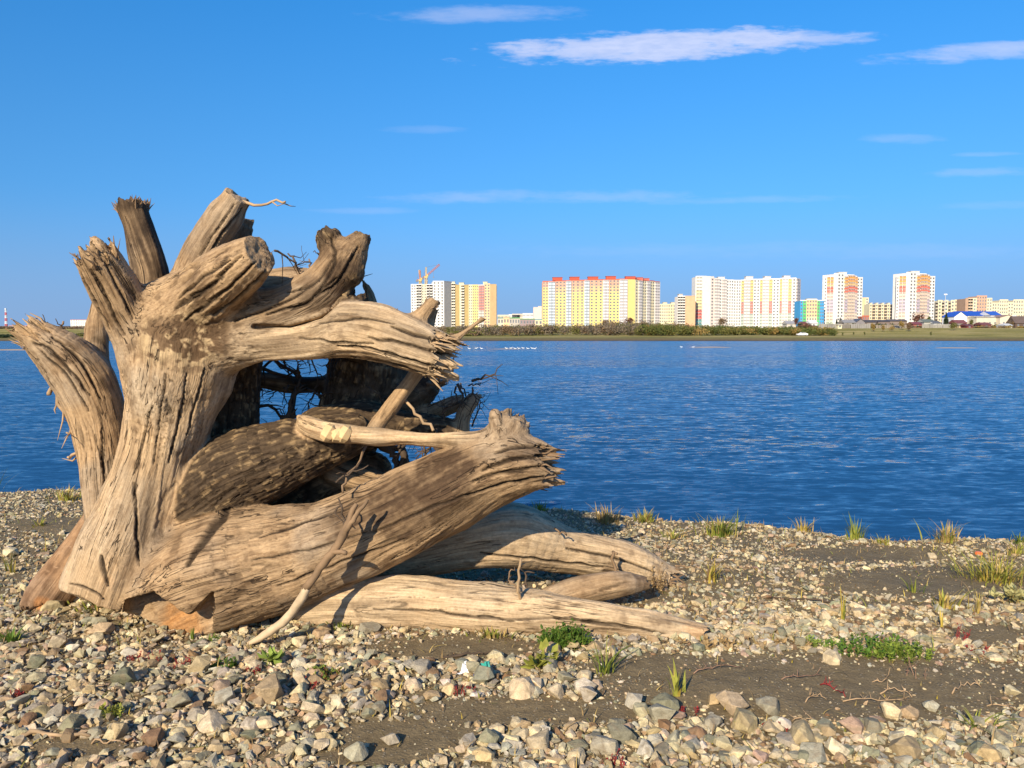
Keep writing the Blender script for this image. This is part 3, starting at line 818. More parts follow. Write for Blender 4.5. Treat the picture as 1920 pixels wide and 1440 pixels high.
def cut_cracks(V, col, near, nrm):
    X, Y, Z = V[:, 0], V[:, 1], V[:, 2]
    px, py = to_px((X, Y, Z))
    front = (nrm[:, 0] * X + nrm[:, 1] * Y + nrm[:, 2] * (Z - EYE)) < 0
    dv = np.zeros(len(V)); dk = np.zeros(len(V))
    for k, (limbs, poly, w, dep) in enumerate(CRACKS):
        C = crom(poly, 30); t0 = np.linspace(0, 1, 30)
        lo, hi = C.min(0) - 14, C.max(0) + 14
        m = np.where(front & np.isin(near, limbs) & (px > lo[0]) & (px < hi[0]) & (py > lo[1]) & (py < hi[1]))[0]
        if not len(m): continue
        x = px[m] + 3.0 * vnoise(px[m] * 0.045 + k, py[m] * 0.045, k * 1.7) + 1.2 * vnoise(px[m] * 0.2, py[m] * 0.2, k * 3.1)
        y = py[m] + 3.0 * vnoise(px[m] * 0.045 + 50, py[m] * 0.045, k * 2.3)
        d2 = (x[:, None] - C[None, :, 0]) ** 2 + (y[:, None] - C[None, :, 1]) ** 2
        # distance to the polyline, not only to its nodes
        best = np.full(len(m), 1e9); bt = np.zeros(len(m))
        for i in range(29):
            a, b = C[i], C[i + 1]; e = b - a; t = np.clip(((x - a[0]) * e[0] + (y - a[1]) * e[1]) / (e @ e), 0, 1)
            d = np.hypot(x - a[0] - t * e[0], y - a[1] - t * e[1]); u = d < best; best[u] = d[u]; bt[u] = (i + t[u]) / 29
        ww = w * (0.35 + 0.9 * np.sin(np.pi * np.clip(bt, 0.02, 0.98)) ** 0.6)
        f = 1 - sstep(0.35, 1.25, best / (ww + 0.6))
        rim = (1 - sstep(1.2, 3.0, best / (ww + 0.6))) * (1 - f)
        dv[m] = np.minimum(dv[m], -dep / 1000 * f) + 0.0018 * rim
        dk[m] = np.maximum(dk[m], f)
    return V + nrm * dv[:, None], lerp(col, DARK[None] * 0.7, np.clip(dk * 0.92, 0, 1))

def with_normals(me, nrm):
    me.normals_split_custom_set_from_vertices([tuple(v) for v in nrm])

def grain_attr(me, u, lc, nv, i):
    """Along-the-grain coordinates of one limb, for the fine fibre texture."""
    G = np.zeros((nv, 3), np.float32)
    G[lc[0]] = np.stack([lc[1] + i * 1.7, lc[2], lc[3]], -1)
    a = me.attributes.new("grain", 'FLOAT_VECTOR', 'POINT'); a.data.foreach_set("vector", G[u].ravel())

def P3(px, py, Y): return tuple(at(px, py, Y))

def build_stump():
    curves = [limb_curve(l[2]) for l in LIMBS]
    allp = np.vstack(curves)
    lo = (allp[:, :3] - allp[:, 3:]).min(0) - 0.16; hi = (allp[:, :3] + allp[:, 3:]).max(0) + 0.16
    lo[2] = max(lo[2], -0.14)
    F = Field(lo, hi)
    for l, C in zip(LIMBS, curves):
        F.add(C, l[1], l[3])
    # sawn and chopped butt: a flat cut under the trunk, a hollow, and a wedge notch
    def plane(p, n):
        p, n = np.array(p), np.array(n, float); n /= np.linalg.norm(n)
        return lambda X, Y, Z: (X - p[0]) * n[0] + (Y - p[1]) * n[1] + (Z - p[2]) * n[2]
    c = at(130, 1112, 4.05)
    pl = plane(c, (-0.42, -0.35, -1.0))
    xr = at(318, 1140, 4.0).x
    pl2 = plane((xr, 4.0, 0), (1, 0.25, 0.2))
    F.carve(lambda X, Y, Z: np.minimum(pl(X, Y, Z), -pl2(X, Y, Z)), (c.x - 0.5, 3.6, -0.2), (xr + 0.1, 4.8, 0.5))
    # chopped recess under an overhanging flap: outline in the plane of the front, back wall shallower to the right
    poly = [at(px, py, 4.0) for px, py in ((221,1170),(231,1130),(262,1114),(300,1099),(317,1113),(340,1125),(366,1147),(416,1094),(404,1163),(385,1215),(222,1215))]
    zb = poly[-1].z - 0.3
    def recess(X, Y, Z):
        d = np.full(np.broadcast_shapes(X.shape, Z.shape), 9.0, np.float32); ins = np.zeros(d.shape, bool)
        for p, q in zip(poly, poly[1:] + poly[:1]):
            ex, ez = q.x - p.x, q.z - p.z
            t = np.clip(((X - p.x) * ex + (Z - p.z) * ez) / (ex * ex + ez * ez), 0, 1)
            d = np.minimum(d, np.hypot(X - p.x - t * ex, Z - p.z - t * ez))
            c = ((p.z > Z) != (q.z > Z)) & (X < (q.x - p.x) * (Z - p.z) / (q.z - p.z + 1e-9) + p.x)
            ins ^= c
        s2 = np.where(ins, d, -d)
        x0, x1 = poly[0].x, poly[8].x
        back = 4.15 - 0.13 * np.clip((X - x0) / (x1 - x0), 0, 1) + 0.012 * vnoise(X * 20, X * 0, Z * 20)
        return np.minimum(s2, back - Y)
    F.carve(recess, (poly[0].x - 0.05, 3.6, poly[-1].z - 0.02), (poly[7].x + 0.05, 4.3, poly[7].z + 0.05))
    # long split between the two upper right arms
    sp = [np.array(P3(px, py, 4.02)) for px, py in ((470, 612), (540, 612), (600, 596), (634, 570))]
    def split(X, Y, Z):
        o = None
        for a, b in zip(sp[:-1], sp[1:]):
            d, _ = seg_dist(X, Y * 0 + 4.02, Z, np.append(a, 0.012), np.append(b, 0.012))
            o = d if o is None else np.minimum(o, d)
        return np.minimum(-o, 4.12 - Y)
    F.carve(split, (sp[0][0] - 0.05, 3.85, sp[0][2] - 0.1), (sp[-1][0] + 0.05, 4.14, sp[-1][2] + 0.05))
    V, Q = surface_nets(F.D, F.lo)
    V = smooth(V, Q, 2, 0.5)
    spots = [(P3(360, 640, 3.98), 0.20, "patch", 1.0), (P3(300, 640, 4.02), 0.14, "patch", 0.9), (P3(345, 1165, 4.08), 0.15, "orange", 1.0),
             (P3(830, 905, 3.92), 0.24, "brown", 1.0), (P3(740, 945, 3.92), 0.22, "brown", 0.95), (P3(650, 965, 3.95), 0.17, "brown", 0.75), (P3(620, 800, 4.2), 0.05, "cream", 0.9), (P3(380, 545, 3.98), 0.17, "wrinkle", 1.0),
             (P3(595, 560, 4.02), 0.10, "brown", 0.6), (P3(640, 520, 4.0), 0.12, "brown", 0.9), (P3(340, 860, 4.1), 0.12, "grey", 0.4), (P3(300, 760, 4.0), 0.2, "grey", 0.5),
             (P3(470, 1140, 3.95), 0.2, "brown", 0.35), (P3(220, 1080, 3.95), 0.06, "brown", 0.5), (P3(990, 870, 3.9), 0.14, "brown", 0.5), (P3(930, 860, 3.85), 0.03, "cream", 0.9),
             (P3(470, 950, 4.05), 0.05, "cream", 0.5), (P3(1310, 1195, 3.85), 0.1, "orange", 0.35), (P3(200, 1100, 3.95), 0.07, "orange", 0.2), (P3(900, 1095, 3.95), 0.2, "grey", 0.9), (P3(230, 640, 4.0), 0.12, "grey", 0.4)]
    V, col, near, loc = wood_surface(V, Q, curves, [l[4] for l in LIMBS], [l[5] for l in LIMBS], spots, rags=[l[3] for l in LIMBS])
    V, col = cut_cracks(V, col, near, vert_normals(V, Q))
    V = V.astype(np.float32)
    nrm = vert_normals(V.astype(np.float64), Q)
    root = empty("driftwood_stump", P3(420, 1185, 4.1)); root.location.z = 0
    tag(root, "huge bleached uprooted tree stump with spreading broken roots lying on the stony shore", "tree stump")
    fl = near[Q[:, 0]]
    parts = []
    for i, l in enumerate(LIMBS):
        q = Q[fl == i]
        if len(q) < 8: continue
        u, inv = np.unique(q, return_inverse=True)
        me = np_mesh(l[0], V[u], inv.reshape(q.shape), wood_mat, True, col[u])
        grain_attr(me, u, loc[i], len(V), i)
        with_normals(me, nrm[u])
        o = link(l[0], me, root)
        parts.append(o)
        if l[5] >= 1.0: o["label"] = "root still wrapped in rough dark bark"
        elif l[4] >= 0.85: o["label"] = "dark brown root"  # on crown and inner roots this darkness is partly painted shade
        elif i == 1: o["label"] = "thickest root with a torn splintered end"
        elif i == 31: o["label"] = "thin pale rail-like root with bright chopped notches"
    return root, curves
stump, CURVES = build_stump()

# ---- thin rootlets, splinters and torn fibres on the stump
def tint_mat(name, c, var=0.3, rough=0.85): return simple_mat(name, c, rough, var, 14.0, bump=0.3)
rl_dark = tint_mat("dark_rootlet", (0.075, 0.048, 0.028))
rl_pale = tint_mat("pale_rootlet", (0.36, 0.24, 0.13))
rl_mid = tint_mat("brown_rootlet", (0.20, 0.125, 0.066))
cut_mat = tint_mat("chopped_wood", (0.58, 0.41, 0.205), 0.15)

def wiggle(P, r0, r1, n=9, amp=0.012, seed=0):
    C = crom(P, n); rr = random.Random(seed)
    for i in range(1, n): C[i] += np.array([rr.uniform(-amp, amp) for _ in range(3)])
    return [Vector(c) for c in C], [r0 + (r1 - r0) * i / (n - 1) for i in range(n)]

def rootlet(nodes, r0, r1, mat, name="rootlet", amp=0.010, seed=0, forks=0, parent=stump, n=9):
    """A twig through photo pixels (px, py, depth), radii in mm, with small side forks."""
    mb = MB(); P, R = wiggle([P3(*q) for q in nodes], r0 / 1000, r1 / 1000, n, amp, seed)
    mb.tube(P, R, mat, 6)
    rr = random.Random(seed + 99)
    for _ in range(forks):
        i = rr.randrange(2, n - 1); d = (P[i] - P[i - 1]).normalized()
        d = (d + Vector((rr.uniform(-1, 1), rr.uniform(-1, 1), rr.uniform(-1, 1))) * 0.9).normalized()
        ln = rr.uniform(0.05, 0.16); q = [P[i], P[i] + d * ln * 0.5 + Vector((0, 0, rr.uniform(-.02, .02))), P[i] + d * ln + Vector((rr.uniform(-.03, .03), 0, rr.uniform(-.03, .03)))]
        mb.tube(q, [R[i] * 0.6, R[i] * 0.45, 0.0012], mat, 5)
    return mb.build(name, parent, True)

for sd, (nodes, r0, r1, m, fk) in enumerate([
    ([(455,378,4.3),(485,385,4.28),(514,378,4.26),(533,379,4.25)], 9, 6, rl_pale, 2),
    ([(515,470,3.95),(535,478,4.0),(550,492,4.02),(562,515,4.1)], 6, 3, rl_dark, 2),
    ([(560,512,4.3),(552,488,4.3),(543,474,4.3)], 8, 4, rl_dark, 1),
    ([(530,505,4.36),(560,496,4.36),(585,490,4.36)], 4, 2, rl_dark, 3),
    ([(582,512,4.34),(583,500,4.34),(578,488,4.34)], 7, 4, rl_mid, 1),
    ([(604,484,4.15),(597,476,4.15),(589,470,4.15)], 4, 2, rl_dark, 0),
    ([(688,580,4.3),(688,555,4.3),(682,540,4.3),(680,526,4.3)], 12, 6, rl_mid, 1),
    ([(664,560,4.2),(664,545,4.2),(660,532,4.2)], 16, 6, rl_dark, 1),
    ([(722,585,4.1),(742,588,4.1),(748,582,4.1)], 5, 2, rl_mid, 0),
    ([(480,700,4.85),(520,672,4.9),(560,712,4.92)], 9, 6, rl_dark, 4),
    ([(500,655,4.8),(520,680,4.9),(560,705,4.9),(580,720,4.92)], 13, 8, rl_dark, 5),
    ([(455,685,4.75),(490,690,4.8),(530,705,4.85),(565,715,4.9)], 14, 7, rl_dark, 5),
    ([(470,770,4.75),(500,760,4.78),(530,780,4.76),(548,790,4.7)], 11, 8, rl_dark, 4),
    ([(540,800,4.66),(548,770,4.7),(553,740,4.75),(562,722,4.8)], 26, 12, rl_dark, 3),
    ([(530,795,4.66),(545,765,4.68),(546,742,4.7)], 24, 5, rl_dark, 2),
    ([(590,730,4.92),(610,755,4.9),(615,775,4.88)], 11, 8, rl_dark, 3),
    ([(640,725,4.95),(600,728,4.95),(580,748,4.9)], 8, 3, rl_dark, 3),
    ([(605,640,4.6),(618,672,4.7),(612,690,4.75),(622,715,4.8)], 8, 5, rl_dark, 5),
    ([(583,664,4.6),(596,700,4.7),(610,712,4.8)], 5, 3, rl_dark, 2),
    ([(550,650,4.5),(556,668,4.55),(562,685,4.55)], 6, 2, rl_dark, 1),
    ([(745,720,4.85),(735,745,4.8),(728,770,4.8)], 9, 4, rl_dark, 4),
    ([(752,742,4.35),(780,775,4.3),(812,806,4.25)], 8, 9, rl_pale, 0),
    ([(826,716,4.5),(836,706,4.45),(850,690,4.4)], 14, 5, rl_mid, 2),
    ([(800,720,4.8),(815,718,4.78),(828,708,4.75)], 12, 5, rl_mid, 2),
    ([(828,800,4.7),(833,770,4.7),(830,745,4.7)], 7, 3, rl_dark, 3),
    ([(885,800,4.72),(895,780,4.7),(903,757,4.7),(908,752,4.7)], 6, 2, rl_dark, 4),
    ([(862,755,4.74),(885,742,4.72),(908,745,4.7)], 6, 2, rl_dark, 1),
    ([(745,838,4.6),(760,855,4.6),(752,880,4.6),(748,890,4.6)], 26, 16, rl_dark, 3),
    ([(715,835,4.65),(735,845,4.6),(745,870,4.6)], 30, 20, rl_dark, 3),
    ([(762,858,4.6),(770,890,4.5),(758,900,4.5)], 10, 6, rl_dark, 3),
    ([(795,835,4.5),(798,855,4.5),(806,870,4.5)], 7, 4, rl_dark, 4),
    ([(822,830,4.4),(824,855,4.4),(815,880,4.35)], 24, 12, rl_dark, 3),
    ([(780,890,4.5),(800,870,4.5),(830,862,4.45)], 9, 5, rl_dark, 5),
    ([(850,850,4.3),(838,868,4.25),(826,885,4.2)], 9, 5, rl_mid, 2),
    ([(686,838,4.3),(668,870,4.15),(650,895,4.02),(640,925,3.95)], 7, 6, rl_mid, 1),
    ([(630,905,4.0),(650,890,4.0),(690,870,4.0)], 6, 3, rl_dark, 1),
    ([(95,712,4.42),(108,750,4.4),(128,790,4.38),(145,815,4.4)], 12, 8, rl_pale, 3),
    ([(150,815,4.44),(138,808,4.4),(126,812,4.36)], 14, 5, rl_pale, 4),
    ([(165,848,4.46),(145,850,4.42),(128,858,4.38)], 14, 7, rl_pale, 1),
    ([(92,740,4.42),(100,725,4.42),(106,738,4.42)], 14, 6, rl_pale, 2),
    ([(85,620,4.36),(83,605,4.36),(82,592,4.36)], 5, 2, rl_dark, 0),
    ([(115,625,4.38),(113,610,4.38),(104,600,4.38)], 5, 2, rl_dark, 0),
    ([(122,630,4.4),(120,615,4.4),(118,601,4.4)], 7, 5, rl_mid, 0),
    ([(985,1135,3.98),(972,1110,3.94),(974,1080,3.94),(977,1048,3.94)], 9, 7, rl_pale, 1),
    ([(970,1105,3.96),(955,1078,4.0),(968,1062,4.02)], 5, 3, rl_mid, 1),
    ([(1000,1120,4.1),(985,1080,4.12),(1000,1072,4.14)], 6, 4, rl_dark, 1),
    ([(1150,1085,4.42),(1152,1060,4.42),(1148,1040,4.42),(1160,1036,4.42)], 10, 8, rl_mid, 0),
    ([(1040,990,4.45),(1056,1000,4.42),(1062,1003,4.4)], 6, 3, rl_mid, 0),
    ([(270,1066,3.9),(250,1100,3.9)], 2, 2, rl_dark, 0),
    ([(785,1062,4.3),(800,1062,4.28),(808,1068,4.27)], 4, 2, rl_pale, 0),
    ([(640,945,3.92),(632,965,3.9),(645,985,3.88)], 5, 3, rl_dark, 1),
  ]):
    rootlet(nodes, r0, r1, m, seed=sd, forks=fk)

rr_h = random.Random(5)
def hollow_rootlets():
    # starts on the inner limbs, hanging into the openings of the root plate
    for k in range(46):
        if k % 2:
            px, py, d = rr_h.uniform(470, 640), rr_h.choice((655, 712, 722, 795)) + rr_h.uniform(-8, 8), rr_h.uniform(4.72, 4.95)
        else:
            px, py, d = rr_h.uniform(700, 890), rr_h.choice((720, 770, 800, 835, 905)) + rr_h.uniform(-10, 10), rr_h.uniform(4.45, 4.85)
        a = rr_h.uniform(0, 6.28); l = rr_h.uniform(25, 70)
        nodes = [(px, py, d)]
        for j in (1, 2, 3):
            a += rr_h.uniform(-0.6, 0.6); px += math.cos(a) * l / 3; py += math.sin(a) * l / 3; nodes.append((px, py, d + rr_h.uniform(-.04, .04)))
        rootlet(nodes, rr_h.uniform(5, 10), 2, rl_dark, seed=300 + k, forks=rr_h.randrange(2, 5), n=8, amp=0.012)
hollow_rootlets()

def splinters(i, n, ln, mat, spread=0.35, seed=0, r0=9):
    """Torn fibres sticking out of the broken end of limb i."""
    C = CURVES[i]; E, r = Vector(C[-1, :3]), float(C[-1, 3]); t = Vector(C[-1, :3] - C[-3, :3]).normalized()
    u = t.cross(Vector((0.2, 0.3, 0.9))).normalized(); v = t.cross(u); rr = random.Random(seed)
    mb = MB()
    for k in range(n):
        g = rr.uniform(0, 6.283); q = r * math.sqrt(rr.uniform(0.35, 1.0))
        o = E + (u * math.cos(g) + v * math.sin(g)) * q * 0.9 - t * 0.05
        d = (t + (u * math.cos(g) + v * math.sin(g)) * rr.uniform(-0.1, spread) + Vector((rr.uniform(-.2, .2), rr.uniform(-.2, .2), rr.uniform(-.2, .2)))).normalized()
        l = ln * rr.uniform(0.4, 1.2); R = r0 / 1000 * rr.uniform(0.5, 1.2)
        w = d.cross(t + Vector((0.1, 0.2, 0))).normalized() * rr.uniform(-0.02, 0.02)
        mb.tube([o, o + d * l * 0.55 + w, o + d * l], [R, R * 0.75, R * 0.2], mat, 5)
    o = mb.build("splinters", stump, False); o["kind"] = "stuff"
for i, n, ln, m, sp_, r0 in ((1, 28, 0.12, rl_mid, 0.35, 9), (4, 26, 0.11, rl_pale, 0.4, 7), (6, 34, 0.10, rl_mid, 0.7, 7), (9, 60, 0.075, rl_mid, 1.1, 7), (17, 36, 0.13, rl_pale, 0.4, 8),
                         (12, 16, 0.06, rl_mid, 0.5, 6), (13, 12, 0.08, rl_mid, 0.5, 8), (14, 14, 0.05, rl_mid, 0.6, 6), (2, 16, 0.06, rl_mid, 0.5, 7), (35, 26, 0.13, rl_mid, 0.6, 8), (18, 10, 0.04, rl_mid, 0.4, 6), (28, 14, 0.10, rl_mid, 0.5, 8), (30, 10, 0.06, rl_pale, 0.4, 6)):
    splinters(i, n, ln, m, sp_, i, r0)

# bright chopped notches on the rail-like root
for k, px in enumerate((618, 634, 648)):
    mb = MB(); c = at(px, 812 + k, 4.145); tl = (0.010, -0.006, 0.008)[k]
    mb.tube([c + Vector((-0.014 - tl, 0, 0.012)), c + Vector((-0.002, -0.004, 0.0)), c + Vector((0.016 - tl, 0.002, -0.006))], [0.046, 0.050, 0.044], cut_mat, 9)
    mb.build("chopped_notch", stump)

# ---- the leaning split log and the loose stick
def sdf_log(name, limbs, spots, seed):
    curves = [limb_curve(l[2]) for l in limbs]
    allp = np.vstack(curves)
    F = Field((allp[:, :3] - allp[:, 3:]).min(0) - 0.1, (allp[:, :3] + allp[:, 3:]).max(0) + 0.1)
    for l, C in zip(limbs, curves): F.add(C, l[1], l[3])
    V, Q = surface_nets(F.D, F.lo); V = smooth(V, Q, 2)
    V, col, near, loc = wood_surface(V, Q, curves, [l[4] for l in limbs], [l[5] for l in limbs], spots, seed)
    return V, Q, col, loc[0]
V, Q, col, lc = sdf_log("log", [("log", 0.03, [(222,925,4.56,26),(180,990,4.50,32),(135,1060,4.42,36),(92,1122,4.36,38),(80,1138,4.34,36)], 0.06, 0.62, 0.0)],
                    [(P3(80, 1132, 4.26), 0.05, "orange", 0.9)], 31.0)
gal = np.abs(vnoise(V[:, 0] * 26, V[:, 1] * 26, V[:, 2] * 15))          # beetle galleries worn into the surface
line = (1 - sstep(0.03, 0.10, gal)) * sstep(-0.1, 0.3, vnoise(V[:, 0] * 7, V[:, 1] * 7, V[:, 2] * 7 + 4))
col = lerp(col * np.array([[1.25, 1.12, 1.05]]), np.array([[0.33, 0.21, 0.12]]), line)
me = np_mesh("leaning_log", V, Q, wood_mat, True, col); grain_attr(me, np.arange(len(V)), lc, len(V), 50)
lean = link("leaning_log", me)
tag(lean, "reddish brown barkless log with beetle trails leaning behind the stump", "log")

def loose_stick():
    st = empty("stick", gpt(470, 1206))
    tag(st, "thin crooked stick with a pale peeled foot leaning against the stump's thickest root", "stick")
    def piece(name, nodes, r, mat, n=14, amp=0.004, sd=1):
        mb = MB(); C = crom([P3(*q) for q in nodes], n); rr = random.Random(sd)
        R = np.interp(np.linspace(0, 1, n), np.linspace(0, 1, len(r)), r) / 1000
        P = [Vector(c) + Vector((rr.uniform(-amp, amp), rr.uniform(-amp, amp), rr.uniform(-amp, amp))) for c in C]
        mb.tube(P, [q * rr.uniform(0.9, 1.12) for q in R], mat, 8); return mb.build(name, st, True)
    piece("peeled_foot", [(466,1208,3.87),(500,1188,3.84),(535,1162,3.82),(562,1128,3.80),(575,1102,3.80)], (13, 20, 22, 21, 19), tint_mat("peeled_wood", (0.50, 0.37, 0.225), 0.25), 14, 0.002)
    piece("stem", [(573,1106,3.80),(600,1066,3.80),(622,1036,3.80),(640,1012,3.80),(655,975,3.80),(668,945,3.80)], (19, 18, 20, 22, 18, 10), rl_mid, 16)
    piece("side_twig", [(638,1014,3.80),(655,985,3.78),(672,960,3.78),(690,938,3.78)], (15, 13, 11, 6), rl_mid)
    piece("side_twig", [(622,1036,3.80),(640,1034,3.77),(650,1038,3.76)], (16, 12, 9), rl_mid, 6)
    piece("side_twig", [(650,990,3.80),(642,960,3.82),(634,935,3.84)], (8, 6, 4), rl_dark, 8, 0.01)
loose_stick()

# ================================================================ STONES
def stone_meshes(n, pts, seed, sub=False):
    out = []; rr = random.Random(seed)
    for k in range(n):
        bm = bmesh.new()
        fl = rr.uniform(0.42, 0.75); ln = rr.uniform(0.72, 1.0)
        for i in range(pts):
            while True:
                v = Vector((rr.uniform(-1, 1), rr.uniform(-1, 1), rr.uniform(-1, 1)))
                if 0.1 < v.length < 1: break
            e = 2.6                                                # boxy rather than round
            q = (abs(v.x) ** e + abs(v.y) ** e + abs(v.z) ** e) ** (1 / e)
            v = v / q * rr.uniform(0.86, 1.0)
            bm.verts.new((v.x * 0.5, v.y * 0.5 * ln, v.z * 0.5 * fl))
        r = bmesh.ops.convex_hull(bm, input=bm.verts)
        bmesh.ops.delete(bm, geom=list({g for g in r["geom_interior"] + r["geom_unused"] if isinstance(g, bmesh.types.BMVert)}), context='VERTS')
        if sub:
            bmesh.ops.bevel(bm, geom=list(bm.edges), offset=0.013, segments=1, affect='EDGES', profile=0.5)
        bmesh.ops.triangulate(bm, faces=bm.faces)
        bmesh.ops.recalc_face_normals(bm, faces=bm.faces)
        me = bpy.data.meshes.new("stone"); bm.to_mesh(me); bm.free()
        out.append(me)
    return out

def stone_material(name, obj_color):
    m, nt, p = new_mat(name)
    src = N(nt, "ShaderNodeObjectInfo") if obj_color else None
    c0 = src.outputs["Color"] if obj_color else N(nt, "ShaderNodeAttribute", attribute_name="Col").outputs["Color"]
    g = N(nt, "ShaderNodeNewGeometry")
    n1 = N(nt, "ShaderNodeTexNoise", i_Scale=38.0, i_Detail=6.0, i_Roughness=0.65)
    n2 = N(nt, "ShaderNodeTexNoise", i_Scale=170.0, i_Detail=4.0, i_Roughness=0.7)
    n3 = N(nt, "ShaderNodeTexNoise", i_Scale=13.0, i_Detail=3.0, i_Distortion=1.2)
    for n in (n1, n2, n3): L(nt, g.outputs["Position"], n.inputs["Vector"])
    r1 = ramp(nt, n1.outputs[0], [(0.28, (0.66, 0.64, 0.60)), (0.72, (1.26, 1.25, 1.22))])
    c = mixc(nt, 1.0, c0, r1.outputs[0], 'MULTIPLY')
    r2 = ramp(nt, n2.outputs[0], [(0.3, (0.82, 0.82, 0.82)), (0.7, (1.15, 1.15, 1.15))])
    c = mixc(nt, 1.0, c, r2.outputs[0], 'MULTIPLY')
    dirt = ramp(nt, n3.outputs[0], [(0.52, (0, 0, 0)), (0.66, (1, 1, 1))])
    c = mixc(nt, mathn(nt, 'MULTIPLY', dirt.outputs[0], 0.6), c, (0.22, 0.165, 0.10))
    L(nt, c, p.inputs["Base Color"])
    p.inputs["Roughness"].default_value = 0.86
    p.inputs["Specular IOR Level"].default_value = 0.3
    h = mathn(nt, 'ADD', n1.outputs[0], mathn(nt, 'MULTIPLY', n2.outputs[0], 0.4))
    b = N(nt, "ShaderNodeBump", i_Strength=0.75, i_Distance=0.010)
    L(nt, h, b.inputs["Height"]); L(nt, b.outputs[0], p.inputs["Normal"])
    return m
stone_mat = stone_material("river_stone", True)
gravel_mat = stone_material("river_gravel", False)

STONE_COLS = {   # base colours of the stone kinds on this shore
    "cream": ((0.54, 0.450, 0.300), 0.36), "tan": ((0.42, 0.315, 0.185), 0.18), "grey": ((0.350, 0.320, 0.255), 0.22), "green": ((0.245, 0.235, 0.165), 0.12),
    "brown": ((0.22, 0.135, 0.075), 0.06), "white": ((0.52, 0.47, 0.39), 0.05), "pink": ((0.40, 0.285, 0.205), 0.05)}
STONE_LABEL = {"cream": "angular cream stone", "tan": "sandy tan stone", "grey": "plain grey stone", "green": "grey green stone", "brown": "rusty brown stone", "white": "chalky white stone", "pink": "pinkish stone"}
def where(px, py):
    """The landmark a stone lies by."""
    marks = [((100, 1150), "by the foot of the leaning log"), ((300, 1230), "below the stump's hollow butt"), ((480, 1230), "around the foot of the leaning stick"), ((700, 1215), "along the lowest root"), ((880, 1270), "near the plastic wrapper"), ((1080, 1250), "before the green weed clump"),
             ((110, 1385), "around the pale stick in the foreground gravel"), ((330, 1350), "in the foreground gravel below the stump"), ((600, 1380), "in the gravel beside the bare mud strip"), ((980, 1400), "in the gravel below the bare mud strip"), ((1250, 1390), "in the gravel bank before the wide blade sprout"),
             ((1500, 1400), "in the gravel bank along the mud flat"), ((1800, 1400), "in the gravel below the spreading grass sprout"), ((1600, 1280), "on the bare mud flat"), ((1500, 1130), "on the beach beyond the root tips"), ((1800, 1170), "by the loose yellow grass"), ((1500, 1020), "near the waterline grass")]
    return min(marks, key=lambda m: math.hypot((px - m[0][0]), (py - m[0][1]) * 2))[1]
KINDS = list(STONE_COLS); KW = [STONE_COLS[k][1] for k in KINDS]
def stone_col(kind, rr):
    c = STONE_COLS[kind][0]; f = rr.uniform(0.75, 1.22)
    return tuple(min(0.75, x * f * w * rr.uniform(0.95, 1.05)) for x, w in zip(c, (1.02, 1.0, 0.94)))

big_meshes = stone_meshes(16, 15, 5, True)
for me in big_meshes: me.materials.append(stone_mat)
small_protos = stone_meshes(14, 11, 9)

def add_stone(x, y, size, kind, rr, flat=1.0, label=None, rz=None, sink=None):
    me = rr.choice(big_meshes)
    o = bpy.data.objects.new("stone", me); COL.objects.link(o)
    o.scale = (size * rr.uniform(0.92, 1.08), size * rr.uniform(0.85, 1.05), size * flat * rr.uniform(0.85, 1.1))
    o.rotation_euler = (rr.uniform(-0.25, 0.25), rr.uniform(-0.25, 0.25), rr.uniform(0, 6.28) if rz is None else rz)
    hz = 0.27 * o.scale.z
    o.location = (x, y, float(ground_z(x, y)) + hz * (rr.uniform(0.35, 0.75) if sink is None else sink))
    o.color = (*stone_col(kind, rr), 1)
    if label: tag(o, label, "stone")
    else:
        px, py = to_px((x, y, 0)); w = size * FPX / y
        sz = "large" if w > 58 else "fist-sized" if w > 42 else "middling" if w > 34 else "small"
        wh = where(px, py)
        tag(o, f"{sz} {STONE_LABEL[kind]} {wh}", "stone", f"{sz} {kind} stones {wh}")
    return o

